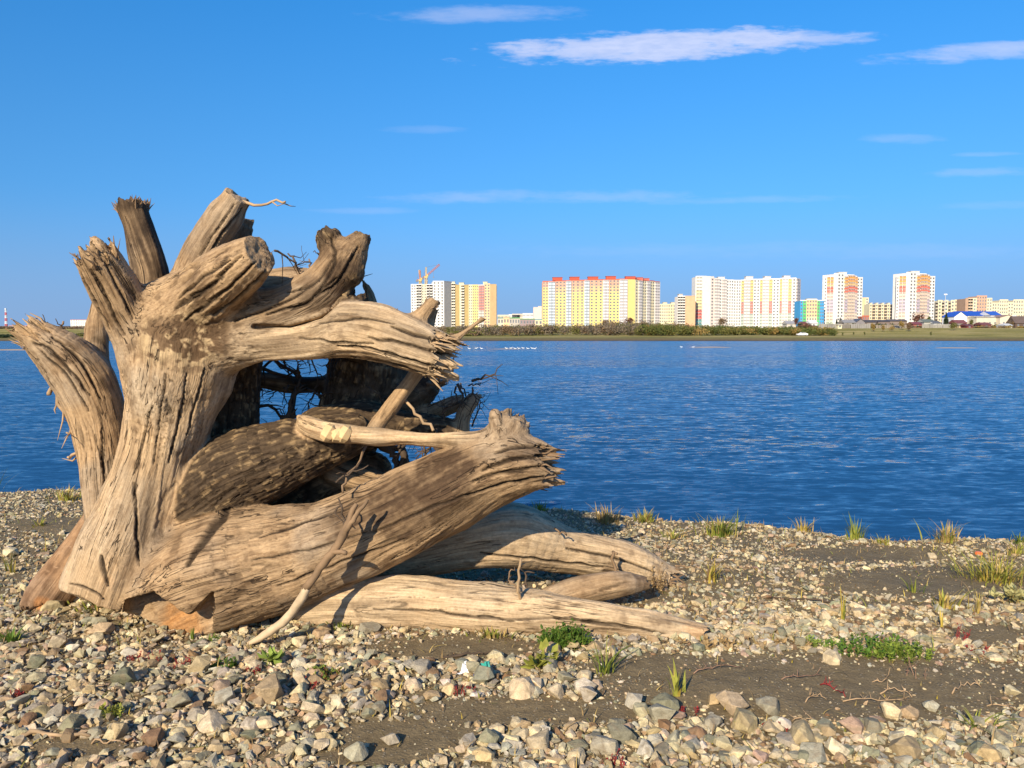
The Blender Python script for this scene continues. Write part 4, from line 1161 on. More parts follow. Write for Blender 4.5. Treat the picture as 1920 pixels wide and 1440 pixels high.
# stones read off the photograph: px, py of the foot, width px, kind, label if it is one of a kind
HAND = [(25,1330,46,"white",None),(330,1332,62,"green",None),(228,1290,52,"green",None),(415,1325,54,"grey",None),(500,1322,76,"tan",None),(515,1290,44,"green","tall grey green slab standing on edge among the gravel"),
 (60,1285,42,"cream",None),(212,1390,56,"tan",None),(125,1372,48,"green",None),(44,1365,40,"brown","flat rust brown stone beside a grey green slab"),(393,1378,64,"cream",None),(585,1345,56,"cream",None),(662,1318,46,"white",None),
 (665,1430,56,"grey","squarish pale grey stone with a vertical face standing in the mud"),(730,1400,40,"grey",None),(788,1268,46,"grey",None),(885,1270,40,"cream",None),(905,1285,52,"grey",None),(835,1288,26,"white",None),(978,1312,64,"cream","long rounded cream stone lying alone on bare mud"),
 (1045,1312,44,"cream",None),(1100,1302,46,"white",None),(1105,1322,48,"white",None),(1120,1292,26,"cream",None),(1035,1262,50,"grey",None),(1155,1368,40,"green","upright ribbed grey stone wedged in the gravel bank"),(1205,1350,42,"cream",None),
 (1190,1328,46,"grey",None),(1250,1345,60,"green",None),(1245,1365,66,"grey",None),(875,1408,44,"grey",None),(915,1405,46,"green",None),(1015,1408,66,"cream","sharp edged cream slab with a straight lit top"),(960,1405,34,"cream",None),(970,1372,36,"cream",None),
 (1085,1415,50,"green",None),(1135,1425,74,"grey",None),(1165,1400,60,"green",None),(1380,1338,66,"pink","salmon streaked stone at the edge of the bare mud"),(1445,1345,54,"green","speckled grey green stone lying apart on bare mud"),(1565,1247,42,"cream","smooth rounded cream stone beside the low green plant"),(1675,1350,44,"cream",None),(1710,1348,40,"tan",None),(1752,1335,34,"white",None),
 (1905,1310,34,"cream",None),(1345,1322,34,"tan",None),(1400,1375,66,"tan",None),(1340,1372,50,"grey",None),(1515,1402,66,"tan",None),(1600,1384,56,"pink",None),(1555,1378,44,"green",None),(1530,1435,62,"grey",None),(1705,1425,60,"tan",None),(1690,1400,38,"white",None),
 (1640,1425,40,"green",None),(1860,1430,48,"tan",None),(1765,1395,46,"tan",None),(1290,1420,50,"cream",None),(1390,1430,40,"cream",None),(1265,1400,36,"grey",None),(1640,1378,38,"green",None),(1575,1420,46,"cream",None),
 (88,1150,44,"tan",None),(56,1190,40,"cream",None),(100,1220,40,"cream",None),(130,1222,34,"white",None),(180,1195,54,"tan",None),(60,1255,40,"green",None),(240,1232,40,"white",None),(280,1255,30,"tan",None),(370,1265,50,"tan",None),(440,1240,44,"grey",None),
 (40,1110,22,"cream",None),(90,1115,24,"grey",None),(15,1044,28,"cream",None),(1400,1200,30,"tan",None),(1430,1054,24,"white",None),(1620,1020,16,"cream",None),(1750,1048,18,"cream",None),(560,1215,34,"cream",None),(600,1200,40,"tan",None),(690,1190,44,"grey",None),(665,1225,32,"cream",None),(640,1205,30,"cream",None),(720,1285,30,"tan",None),(320,1380,30,"tan",None),(560,1290,40,"cream",None),(250,1425,46,"grey",None)]

MUD = [(1560,1290,430,62),(1000,1335,260,26),(760,1380,130,30),(1240,1255,150,26),(1750,1090,200,26),(1620,1040,150,14),(110,985,80,14),(700,1420,110,20),(860,1215,160,22),(1850,1190,60,18),(150,1400,90,14)]
def mudness(px, py):
    m = 0.0
    for cx, cy, rx, ry in MUD:
        m = max(m, 1.25 - math.hypot((px - cx) / rx, (py - cy) / ry))
    return max(0.0, min(1.0, m * 1.6))

def mud_field(px, py):
    m = np.zeros_like(px)
    for cx, cy, rx, ry in MUD: m = np.maximum(m, 1.25 - np.hypot((px - cx) / rx, (py - cy) / ry))
    return np.clip(m * 1.6, 0, 1)

def scatter_stones():
    rr = random.Random(21)
    for (px, py, w, kind, lab) in HAND:
        p = gpt(px, py); s = w * p.y / FPX
        add_stone(p.x, p.y + s * 0.35, s * 1.12, kind, rr, 1.15, lab)
    # even over the ground, within the part of the shore that is looked at
    M = 240000
    y = nrg.uniform(2.45, 9.9, M); x = nrg.uniform(-0.96, 0.96, M) * y
    px, py = to_px((x, y, ground_z(x, y)))
    md = mud_field(px, py)
    clump = vnoise(x * 2.3, y * 2.3, 7.7) * 0.5 + 0.5
    ok = (shore_s(x, y) > -0.12) & (py > 900) & (nrg.random(M) > md * 0.93) & (nrg.random(M) < 0.5 + 0.75 * clump) & (nrg.random(M) < np.where(y < 4.4, 0.68, 0.40))
    idx = np.where(ok)[0][:70000]
    u = nrg.random(M)
    size = 0.012 + 0.034 * u ** 1.9 + np.where(nrg.random(M) < 0.16, 0.05 * nrg.random(M), 0)
    size = size * np.where(y < 4.4, 1.12, 0.9) * np.where(md > 0.3, 0.42, 1.0)
    kinds = rr.choices(KINDS, KW, k=len(idx))
    cand = [(size[i] * FPX / y[i], x[i], y[i], size[i], k) for i, k in zip(idx, kinds)]
    cand.sort(key=lambda c: -c[0])
    nbig = 300 - len(HAND)
    inside = [c for c in cand if abs(c[1]) < 0.635 * c[2] and c[2] > 2.75]      # the largest ones in view become stones of their own
    big = set(id(c) for c in inside[:nbig])
    cand = inside[:nbig] + [c for c in cand if id(c) not in big]
    for c in cand[:nbig]:
        add_stone(c[1], c[2], c[3], c[4], rr)
    # everything smaller is one bed of gravel
    protoV = []; protoF = []
    for me in small_protos:
        v = np.empty(len(me.vertices) * 3, np.float32); me.vertices.foreach_get("co", v)
        f = np.array([list(p.vertices) for p in me.polygons], np.int32)
        protoV.append(v.reshape(-1, 3)); protoF.append(f)
    VV, FF, CC = [], [], []; n0 = 0
    rest = cand[nbig:]
    X = np.array([c[1] for c in rest]); Y = np.array([c[2] for c in rest]); Z = ground_z(X, Y)
    for i, c in enumerate(rest):
        k = rr.randrange(len(protoV)); a = rr.uniform(0, 6.283); ca, sa = math.cos(a), math.sin(a)
        v = protoV[k] * np.array([c[3] * rr.uniform(0.85, 1.25), c[3] * rr.uniform(0.7, 1.0), c[3] * rr.uniform(0.7, 1.2)], np.float32)
        ti = rr.uniform(-0.3, 0.3)
        v = np.stack([v[:, 0] * ca - v[:, 1] * sa, v[:, 0] * sa + v[:, 1] * ca, v[:, 2] + ti * v[:, 0]], -1)
        v = v + np.array([c[1], c[2], Z[i] + c[3] * rr.uniform(0.02, 0.16)], np.float32)
        VV.append(v); FF.append(protoF[k] + n0); n0 += len(v)
        CC.append(np.tile(np.array(stone_col(c[4], rr), np.float32), (len(v), 1)))
    me = np_mesh("gravel", np.vstack(VV), np.vstack(FF), gravel_mat, False, np.vstack(CC))
    tag(link("gravel", me), "small mixed cream and grey gravel covering the shore", "gravel", kind="stuff")
scatter_stones()

# ================================================================ PLANTS AND LITTER ON THE SHORE
def leaf_mat(name, c, var=0.35):
    m, nt, p = new_mat(name)
    g = N(nt, "ShaderNodeNewGeometry")
    n = N(nt, "ShaderNodeTexNoise", i_Scale=22.0, i_Detail=4.0); L(nt, g.outputs["Position"], n.inputs["Vector"])
    r = ramp(nt, n.outputs[0], [(0.3, tuple(x * (1 - var) for x in c)), (0.7, tuple(x * (1 + var) for x in c))])
    L(nt, r.outputs[0], p.inputs["Base Color"])
    p.inputs["Roughness"].default_value = 0.7
    p.inputs["Specular IOR Level"].default_value = 0.25
    t = N(nt, "ShaderNodeBsdfTranslucent"); L(nt, r.outputs[0], t.inputs[0])
    mx = N(nt, "ShaderNodeMixShader", i_0=0.25)
    out = nt.nodes["Material Output"]
    L(nt, p.outputs[0], mx.inputs[1]); L(nt, t.outputs[0], mx.inputs[2]); L(nt, mx.outputs[0], out.inputs[0])
    return m
G_GREEN = leaf_mat("green_blade", (0.150, 0.190, 0.030)); G_LIME = leaf_mat("lime_blade", (0.290, 0.290, 0.050)); G_STRAW = leaf_mat("straw_blade", (0.420, 0.300, 0.100))
G_YELLOW = leaf_mat("yellow_blade", (0.460, 0.340, 0.060)); G_RED = leaf_mat("red_stem", (0.300, 0.040, 0.035)); G_DEEP = leaf_mat("deep_green_leaf", (0.085, 0.160, 0.020)); G_DRY = leaf_mat("dry_brown_stem", (0.210, 0.130, 0.065))
G_TAN = leaf_mat("dry_leaf", (0.40, 0.27, 0.12)); G_PINK = leaf_mat("pink_stem", (0.33, 0.20, 0.13))

def blade(mb, base, h, lean, ang, w, mat, droop=0.5, n=5):
    d = Vector((math.cos(ang), math.sin(ang), 0)); s = Vector((-d.y, d.x, 0))
    pts = []
    for i in range(n + 1):
        t = i / n
        pts.append(base + d * (lean * h * (t ** 1.6)) + Vector((0, 0, h * (t - droop * lean * 0.55 * t ** 2.4))))
    k = mb.slot(mat); i0 = len(mb.v)
    for i, p in enumerate(pts):
        ww = w * (1 - (i / n) ** 1.8) * 0.5 + 0.0002
        mb.v += [tuple(p - s * ww), tuple(p + s * ww)]
    for i in range(n):
        a = i0 + 2 * i
        mb.f.append((a, a + 1, a + 3, a + 2)); mb.m.append(k)

def tuft(px, py, hpx, wpx, n, mats, label, cat="grass", group=None, lean=0.55, bw=0.011, seed=0, name="grass_tuft", droop=0.5):
    p = gpt(px, py); sc = p.y / FPX; rr = random.Random(seed + int(px * 7 + py))
    k = 0.28 - float(shore_s(p.x, p.y))
    if k > 0: p.y -= k; p.z = float(ground_z(p.x, p.y))         # rooted on land, just above the waterline
    o = empty(name, p); tag(o, label, cat, group)
    per = {}
    for i in range(int(n * 1.15)):
        m = rr.choice(mats); mb = per.setdefault(m, MB())
        a = rr.uniform(0, 6.283); r = abs(rr.gauss(0, 0.22)) * wpx * sc
        b = p + Vector((math.cos(a) * r, math.sin(a) * r * 0.7, 0)); b.z = float(ground_z(b.x, b.y)) - 0.004
        blade(mb, b, hpx * sc * rr.choice((0.3, 0.55, 0.7, 0.85, 1.0)) * rr.uniform(0.6, 1.0), rr.uniform(0.1, 1.0) * lean * 1.6, a + rr.uniform(-0.8, 0.8), bw * rr.uniform(0.6, 1.3), m, droop)
    for m, mb in per.items():
        q = mb.build("blades", o); q["kind"] = "stuff"
    return o

SG = "grass tufts along the waterline"
tuft(92,935,62,60,110,[G_LIME,G_GREEN,G_STRAW,G_LIME],"broad yellow green grass tuft at the waterline left of the stump",seed=1)
tuft(125,938,40,80,60,[G_YELLOW,G_STRAW,G_LIME],"short straw yellow grass beside the broad tuft left of the stump",seed=2)
tuft(10,930,40,40,30,[G_LIME,G_STRAW],"sparse grass at the waterline at the far left of the beach",seed=3)
tuft(1012,958,26,60,60,[G_GREEN,G_LIME],"low green grass behind the stump's torn root tip",seed=4)
tuft(1136,980,46,70,130,[G_STRAW,G_STRAW,G_TAN],"dry straw coloured grass tuft at the waterline with feathery tips",seed=5)
tuft(1210,978,34,60,80,[G_STRAW,G_LIME],"smaller pale grass tuft beside the feathery straw tuft at the waterline",seed=6)
tuft(1350,1005,56,90,150,[G_GREEN,G_LIME,G_GREEN,G_STRAW],"bright green bushy grass tuft on the stony bank edge",seed=7)
tuft(1412,992,34,40,40,[G_YELLOW,G_STRAW],"small yellow grass tuft next to the bright green bushy tuft",seed=8)
tuft(1470,995,46,46,70,[G_LIME,G_GREEN],"upright light green grass tuft leaning right at the waterline",seed=9,lean=0.4)
tuft(1614,1004,42,56,110,[G_STRAW,G_LIME,G_TAN],"rounded beige grass tuft with reddish tips at the waterline",seed=10)
tuft(1655,1020,26,60,50,[G_LIME,G_STRAW],"thin low grass just beside the rounded beige tuft",seed=11)
tuft(1722,1003,24,36,50,[G_GREEN,G_GREEN],"small dark green grass tuft at the waterline",seed=12)
tuft(1870,1088,74,220,210,[G_LIME,G_YELLOW,G_STRAW,G_LIME],"large sprawling yellow green grass clump on the right of the beach",seed=13,lean=1.0,bw=0.008)
tuft(1905,1040,34,60,40,[G_LIME,G_STRAW],"short grass behind the large sprawling clump",seed=14)
tuft(1580,1165,80,16,8,[G_YELLOW,G_LIME],"tall thin yellow stalk standing among mid beach stones",seed=15,lean=0.2,bw=0.010)
tuft(1770,1140,60,70,34,[G_YELLOW,G_STRAW,G_LIME],"loose yellow grass on gravel below the sprawling clump",seed=16)
tuft(1835,1150,70,40,14,[G_YELLOW,G_STRAW],"spiky golden stalks beside the loose yellow grass",seed=17,lean=0.35,bw=0.009)
tuft(1715,1110,44,36,16,[G_LIME,G_GREEN],"small green sprout in the middle of the gravel",seed=18)
tuft(1765,1180,56,20,8,[G_YELLOW],"thin golden stalk near the red stemmed weed",seed=19,lean=0.2,bw=0.007)
tuft(1268,1305,92,40,14,[G_LIME,G_YELLOW,G_LIME],"yellow green grass sprout on the bare mud with wide blades",seed=20,lean=0.5,bw=0.013)
tuft(1830,1365,64,90,16,[G_GREEN,G_LIME],"spreading green grass sprout on the muddy flat",seed=21,lean=1.2,bw=0.010)
tuft(1135,1262,100,60,26,[G_GREEN,G_LIME,G_GREEN],"tall arching green grass in front of the lowest root",seed=22,lean=0.75,bw=0.009,droop=0.9)
tuft(20,1075,60,26,12,[G_LIME,G_YELLOW],"pair of thin yellow green stalks left of the leaning log",seed=23,lean=0.2,bw=0.008)
tuft(84,1040,46,16,8,[G_LIME,G_YELLOW],"single bright stalk on the mud beside the leaning log",seed=24,lean=0.2,bw=0.008)
tuft(75,985,24,40,30,[G_LIME,G_STRAW],"flattened lime grass on the mud behind the leaning log",seed=25,lean=1.2)
tuft(395,1205,20,36,60,[G_GREEN,G_DEEP],"small mossy grass patch under the stump's orange hollow",seed=26,lean=1.0)
tuft(360,1200,34,14,7,[G_GREEN],"upright green leaves against the stump's orange hollow",seed=27,lean=0.2,bw=0.014)
tuft(180,1140,34,90,70,[G_GREEN,G_LIME,G_STRAW],"thin grass growing under the sawn butt of the stump",seed=28,lean=0.9)
tuft(20,1205,36,60,70,[G_GREEN,G_DEEP],"dark green weeds among stones at the left of the stump",seed=29,lean=0.8)
tuft(640,1180,26,90,40,[G_GREEN,G_LIME],"fine grass in the shade under the lowest root",seed=30,lean=0.7)
tuft(920,1195,26,120,60,[G_LIME,G_STRAW,G_GREEN],"dry and green grass fringe along the lowest root",seed=31,lean=0.8)
tuft(1330,1090,60,60,40,[G_STRAW,G_YELLOW,G_LIME,G_DRY],"dry yellow weeds beyond the broken root tips",seed=32,lean=0.5)
tuft(1260,1010,30,70,40,[G_STRAW,G_LIME],"low dry grass by a small bleached twig near the waterline",seed=33,lean=0.9)

def leafy(px, py, wpx, hpx, n, mat, label, leaf=0.018, seed=0, stem=G_DRY, name="leafy_weed", asp=0.6):
    """Low weed: short stems with many small pointed leaves."""
    p = gpt(px, py); sc = p.y / FPX; rr = random.Random(seed)
    o = empty(name, p); tag(o, label, "weed")
    ml, ms = MB(), MB()
    for i in range(n):
        a = rr.uniform(0, 6.283); r = math.sqrt(rr.random()) * wpx * sc * 0.5
        b = p + Vector((math.cos(a) * r, math.sin(a) * r * asp, 0)); b.z = float(ground_z(b.x, b.y))
        h = hpx * sc * rr.uniform(0.4, 1.0) * (1 - 0.45 * (r / (wpx * sc * 0.5)) ** 2)
        tip = b + Vector((rr.uniform(-.35, .35) * h, rr.uniform(-.35, .35) * h, h))
        ms.tube([b, (b + tip) / 2 + Vector((rr.uniform(-.1, .1) * h, 0, 0)), tip], [0.0022, 0.0017, 0.0009], stem, 4, False)
        for q in range(rr.randrange(6, 11)):
            t = rr.uniform(0.25, 1.0); c = b.lerp(tip, t)
            d = Vector((rr.uniform(-1, 1), rr.uniform(-1, 1), rr.uniform(0.0, 0.9))).normalized()
            s = d.cross(Vector((rr.uniform(-.4, .4), rr.uniform(-.4, .4), 1))).normalized()
            l = leaf * rr.uniform(0.6, 1.4); w = l * 0.32
            u = d.cross(s) * (w * 0.35)
            ml.poly([c, c + d * l * 0.5 + s * w + u, c + d * l, c + d * l * 0.5 - s * w + u], mat)
    q = ms.build("stems", o); q["kind"] = "stuff"
    q = ml.build("leaves", o); q["kind"] = "stuff"
leafy(1060,1212,95,52,110,G_DEEP,"bright green leafy weed clump growing against the lowest root",0.022,1,G_GREEN,asp=0.45)
leafy(1640,1222,180,34,70,G_DEEP,"low spreading green weed mat at the edge of the bare mud",0.020,2,G_GREEN,asp=0.5)
leafy(1690,1236,120,40,48,leaf_mat("lime_leaf", (0.20, 0.26, 0.035)),"lime green weed beside the low spreading weed mat",0.020,3,G_GREEN,asp=0.4)
leafy(1535,1212,60,22,22,leaf_mat("lime_leaf", (0.22, 0.28, 0.05)),"small lime leaved creeper at the tip of the weed mat",0.016,4,G_GREEN)
leafy(1022,1252,52,36,6,G_LIME,"small plant with long pointed yellow green leaves on mud",0.055,5,G_GREEN)
leafy(515,1245,34,34,5,leaf_mat("soft_leaf", (0.24, 0.31, 0.06)),"young plant with broad soft green leaves among the gravel",0.05,6,G_GREEN)
leafy(1720,1268,50,60,4,G_PINK,"dead pink branching twig plant standing on the mud",0.012,7,G_PINK)
leafy(420,1255,60,26,26,G_DEEP,"small dark green creeping weed among the front gravel",0.014,8,G_GREEN)
leafy(605,1272,70,30,30,G_GREEN,"tangled green and red weed in the gravel before the stump",0.016,9,G_RED)
leafy(205,1345,50,34,18,G_LIME,"little lime green weed between foreground stones",0.018,10,G_GREEN)
leafy(1240,1110,44,70,12,G_TAN,"brown withered weed beside the broken end of a root",0.016,11,G_DRY)
leafy(1895,1130,70,34,16,leaf_mat("pale_leaf", (0.42, 0.38, 0.16)),"pale yellow leaved weed on gravel at the beach's right",0.04,12,G_STRAW)
leafy(1330,1215,120,20,12,G_TAN,"withered brown leaves lying at the tip of the lowest root",0.032,13,G_DRY,asp=0.35)
leafy(1470,1212,90,18,8,G_TAN,"curled tan dead leaves on the mud beyond the root tip",0.032,14,G_DRY,asp=0.35)
for i, (px, py, w, h) in enumerate(((255,1240,40,26),(300,1245,50,28),(345,1250,60,26),(470,1262,40,20),(590,1290,50,26),(30,1310,30,24),(1800,1205,30,46),(1840,1222,60,14),(1290,1340,46,20),(1450,1365,70,22),(870,1305,50,24),(1150,1440,40,40),(560,1280,30,22),(70,1095,60,16))):
    leafy(px, py, w, h, 9, G_RED, "small red stemmed weed among the shore stones", 0.010, 40 + i, G_RED, "red_weed")
for o in [o for o in COL.objects if o.name.startswith("red_weed") and o.type == 'EMPTY']: o["group"] = "red weeds among the stones"

def twig(nodes, r, mat, label, name="twig", seed=0, thorn=0, group=None):
    rr = random.Random(seed); mb = MB()
    P = [gpt(px, py) for px, py in nodes]
    C = [Vector(c) for c in crom([tuple(p) for p in P], 10)]
    for c in C[1:-1]: c.z += rr.uniform(0.006, 0.022)
    for c in C: c.z = max(c.z, float(ground_z(c.x, c.y)) + r / 1000 * 0.8)
    mb.tube(C, [r / 1000 * rr.uniform(0.75, 1.1) * (1 - 0.4 * i / 9) for i in range(10)], mat, 6)
    for _ in range(thorn):
        i = rr.randrange(1, 9); d = Vector((rr.uniform(-1, 1), rr.uniform(-1, 1), rr.uniform(0.2, 1.2))).normalized() * rr.uniform(0.015, 0.04)
        mb.tube([C[i], C[i] + d], [r / 1000 * 0.6, r / 1000 * 0.25], mat, 4)
    o = mb.build(name, None, True)
    tag(o, label, "twig", group)
twig([(40,1384),(70,1380),(120,1386),(172,1384)], 11, rl_pale, "pale stick lying flat among the foreground stones", seed=1)
twig([(172,1396),(205,1397),(238,1397)], 4, rl_pale, "thin straw coloured twig near the pale foreground stick", seed=2)
TW = "dry twigs scattered over the bare mud"
for i, (nodes, mat, th) in enumerate((([(1300,1264),(1340,1256),(1390,1252)], G_PINK, 9), ([(1465,1275),(1500,1274),(1540,1268)], G_PINK, 10), ([(1538,1285),(1565,1296),(1585,1308)], G_RED, 8), ([(1580,1316),(1640,1318),(1710,1313)], rl_pale, 14),
      ([(1650,1302),(1680,1298),(1710,1308)], rl_pale, 5), ([(1785,1302),(1810,1288),(1840,1290)], rl_pale, 6), ([(1850,1325),(1890,1330),(1915,1342)], rl_pale, 5), ([(1485,1353),(1510,1356),(1530,1352)], rl_pale, 3), ([(1635,1280),(1655,1282),(1668,1268)], rl_pale, 6), ([(1510,1318),(1530,1310),(1550,1312)], rl_pale, 8))):
    twig(nodes, 3.2, mat, "dry spiny twig lying on the bare mud", seed=10 + i, thorn=th, group=TW)
twig([(1165,1018),(1185,1012),(1205,1003)], 12, rl_mid, "short bleached branch on the stones behind the broken root tip", seed=30, thorn=2)
twig([(1450,1122),(1540,1130),(1600,1136)], 6, rl_dark, "long thin dark twig lying across the mid beach", seed=31)
twig([(830,1235),(880,1232),(930,1226)], 7, rl_dark, "dark rotten twig lying behind the plastic wrapper", seed=32, thorn=3)

def straw():
    """Loose dry stalks and grass shreds over the beach."""
    rr = random.Random(77); mb = MB()
    for i in range(16000):
        y = rr.uniform(2.6, 9.2); x = rr.uniform(-0.74, 0.76) * y
        if float(shore_s(x, y)) < 0.05: continue
        px, py = to_px((x, y, 0))
        dens = 0.85 if py < 1215 else 0.45
        if rr.random() > dens * (1 - 0.8 * mudness(px, py)): continue
        b = Vector((x, y, float(ground_z(x, y)) + 0.006))
        m = rr.choice((G_STRAW, G_STRAW, G_TAN, G_DRY, G_LIME, G_YELLOW, G_DRY, G_TAN))
        if rr.random() < 0.6: blade(mb, b, rr.uniform(0.006, 0.02), rr.uniform(2, 5), rr.uniform(0, 6.28), rr.uniform(0.003, 0.006), m, 0.15, 3)
        else: blade(mb, b, rr.uniform(0.02, 0.07), rr.uniform(0.2, 1.3), rr.uniform(0, 6.28), rr.uniform(0.003, 0.006), m, 0.4, 3)
    tag(mb.build("dry_grass"), "loose dry grass shreds and stalks strewn between the stones", "dry grass", kind="stuff")
straw()

def litter():
    p = gpt(878, 1262)
    o = empty("plastic_wrapper", p); tag(o, "crumpled white and teal plastic wrapper lying among the gravel", "wrapper")
    rr = random.Random(4)
    def crumple(name, c, sx, sy, sz, col, seed):
        V, F = [], []
        n = 9
        for j in range(n):
            for i in range(n):
                u, v = i / (n - 1) - .5, j / (n - 1) - .5
                h = sz * (0.55 * math.cos(u * 2.6) * math.cos(v * 2.6) + 0.5 * float(vnoise(u * 5 + seed, v * 5, 1.0)))
                V.append((c.x + u * sx + 0.012 * float(vnoise(u * 6, v * 6 + seed, 3)), c.y + v * sy, c.z + max(0.002, h)))
        for j in range(n - 1):
            for i in range(n - 1):
                a = j * n + i; F.append((a, a + 1, a + 1 + n, a + n))
        link(name, np_mesh(name, V, F, simple_mat(name, col, 0.35, 0.05), False), o)
    crumple("white_film", p, 0.085, 0.06, 0.075, (0.78, 0.78, 0.82), 1)
    crumple("teal_film", p + Vector((0.082, 0.0, 0.005)), 0.05, 0.05, 0.06, (0.04, 0.32, 0.27), 5)
    crumple("blue_print", p + Vector((0.046, -0.02, 0.0)), 0.03, 0.03, 0.03, (0.06, 0.12, 0.42), 9)
    q = gpt(1835, 1040); mb = MB(); cm = simple_mat("orange_plastic", (0.75, 0.16, 0.05), 0.4, 0.05)
    mb.tube([q + Vector((0, 0, z)) for z in (0.0, 0.02, 0.024)], [0.024, 0.023, 0.015], cm, 14)
    for i in range(14):
        g = 6.283 * i / 14; mb.box(q + Vector((math.cos(g) * .0235, math.sin(g) * .0235, 0.010)), (0.003, 0.003, 0.016), cm)
    tag(mb.build("bottle_cap"), "small orange plastic bottle cap on the gravel near the water", "bottle cap")
litter()

# ================================================================ THE TOWN ON THE FAR BANK
_fm = {}
def fm(col, rough=0.8, var=0.07):
    """Painted facade colour with faint weathering."""
    k = (tuple(round(c, 3) for c in col), rough)
    if k not in _fm: _fm[k] = simple_mat("facade_paint", col, rough, var, 0.35)
    return _fm[k]
WHITE, CREAMW, YEL, PEACH = (0.74, 0.70, 0.66), (0.72, 0.63, 0.42), (0.74, 0.58, 0.22), (0.74, 0.50, 0.28)
LBLUE, RED, ORG, TANW, GRYW = (0.46, 0.60, 0.72), (0.48, 0.085, 0.045), (0.70, 0.30, 0.05), (0.42, 0.31, 0.13), (0.42, 0.41, 0.40)
PINKW, BRNW, SALM = (0.66, 0.55, 0.50), (0.40, 0.26, 0.18), (0.66, 0.38, 0.22)
glass_m = simple_mat("window_glass", (0.17, 0.175, 0.185), 0.12, 0.3, 0.2)
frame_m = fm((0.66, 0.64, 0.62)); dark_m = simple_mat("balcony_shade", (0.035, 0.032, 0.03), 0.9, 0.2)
roof_m = simple_mat("bitumen_roof", (0.11, 0.105, 0.10), 0.9, 0.2)

def facade(mb, wb, a, b, z0, z1, spec, nst, bal=None):
    """One strip of facade from a to b (plan points): wall panels, windows and balconies, all real boxes."""
    d = (b - a); ln = d.length; t = d / ln; out = Vector((t.y, -t.x, 0))            # outward is towards the river
    st = (z1 - z0) / nst
    kind = spec[0]; cols = spec[1]
    wallc = (lambda i: cols[min(len(cols) - 1, int(i / nst * len(cols)))] if isinstance(cols, list) else cols)
    # wall panels storey by storey, counted from the top
    runs = []
    for i in range(nst):
        c = wallc(i)
        if runs and runs[-1][2] == c: runs[-1][1] = i + 1
        else: runs.append([i, i + 1, c])
    for i0, i1, c in runs:
        mb.obox(Vector((a.x, a.y, z1 - i1 * st)), t * ln, -out * 0.35, (0, 0, (i1 - i0) * st), fm(c))
    if kind == 'w':
        n = spec[2]
        for i in range(nst):
            z = z1 - (i + 1) * st + st * 0.30
            for k in range(n):
                w = min(1.7, ln / n * 0.52); o = a + t * (ln * (k + 0.5) / n - w / 2)
                wb.obox(Vector((o.x, o.y, z)) + out * 0.05, t * w, -out * 0.05, (0, 0, st * 0.50), glass_m)
                wb.obox(Vector((o.x, o.y, z - 0.12)) + out * 0.14, t * w, -out * 0.14, (0, 0, 0.12), frame_m)
    elif kind == 'b':
        # balcony stack: slab, parapet and a dark panel painted as shade, or glazing, per storey
        n, pc, depth, glazed = spec[2], spec[3], spec[4], spec[5]
        for k in range(n):
            s0 = a + t * (ln * (k + 0.06) / n); w = ln / n * 0.88
            for i in range(nst):
                z = z1 - (i + 1) * st
                c = pc[min(len(pc) - 1, int(i / nst * len(pc)))] if isinstance(pc, list) else pc
                bal.obox(Vector((s0.x, s0.y, z)) + out * depth, t * w, -out * depth, (0, 0, st * 0.40), fm(c))
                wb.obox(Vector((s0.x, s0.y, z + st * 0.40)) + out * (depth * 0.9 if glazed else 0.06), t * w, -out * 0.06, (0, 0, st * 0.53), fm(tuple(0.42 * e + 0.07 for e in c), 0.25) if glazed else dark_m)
                if glazed:
                    for q in (0.0, 0.48, 0.955):
                        e = s0 + t * (w * q); wb.obox(Vector((e.x, e.y, z + st * 0.40)) + out * depth, t * (w * 0.045), -out * 0.1, (0, 0, st * 0.55), frame_m)
                bal.obox(Vector((s0.x, s0.y, z + st * 0.94)) + out * depth, t * w, -out * depth, (0, 0, st * 0.06), frame_m)

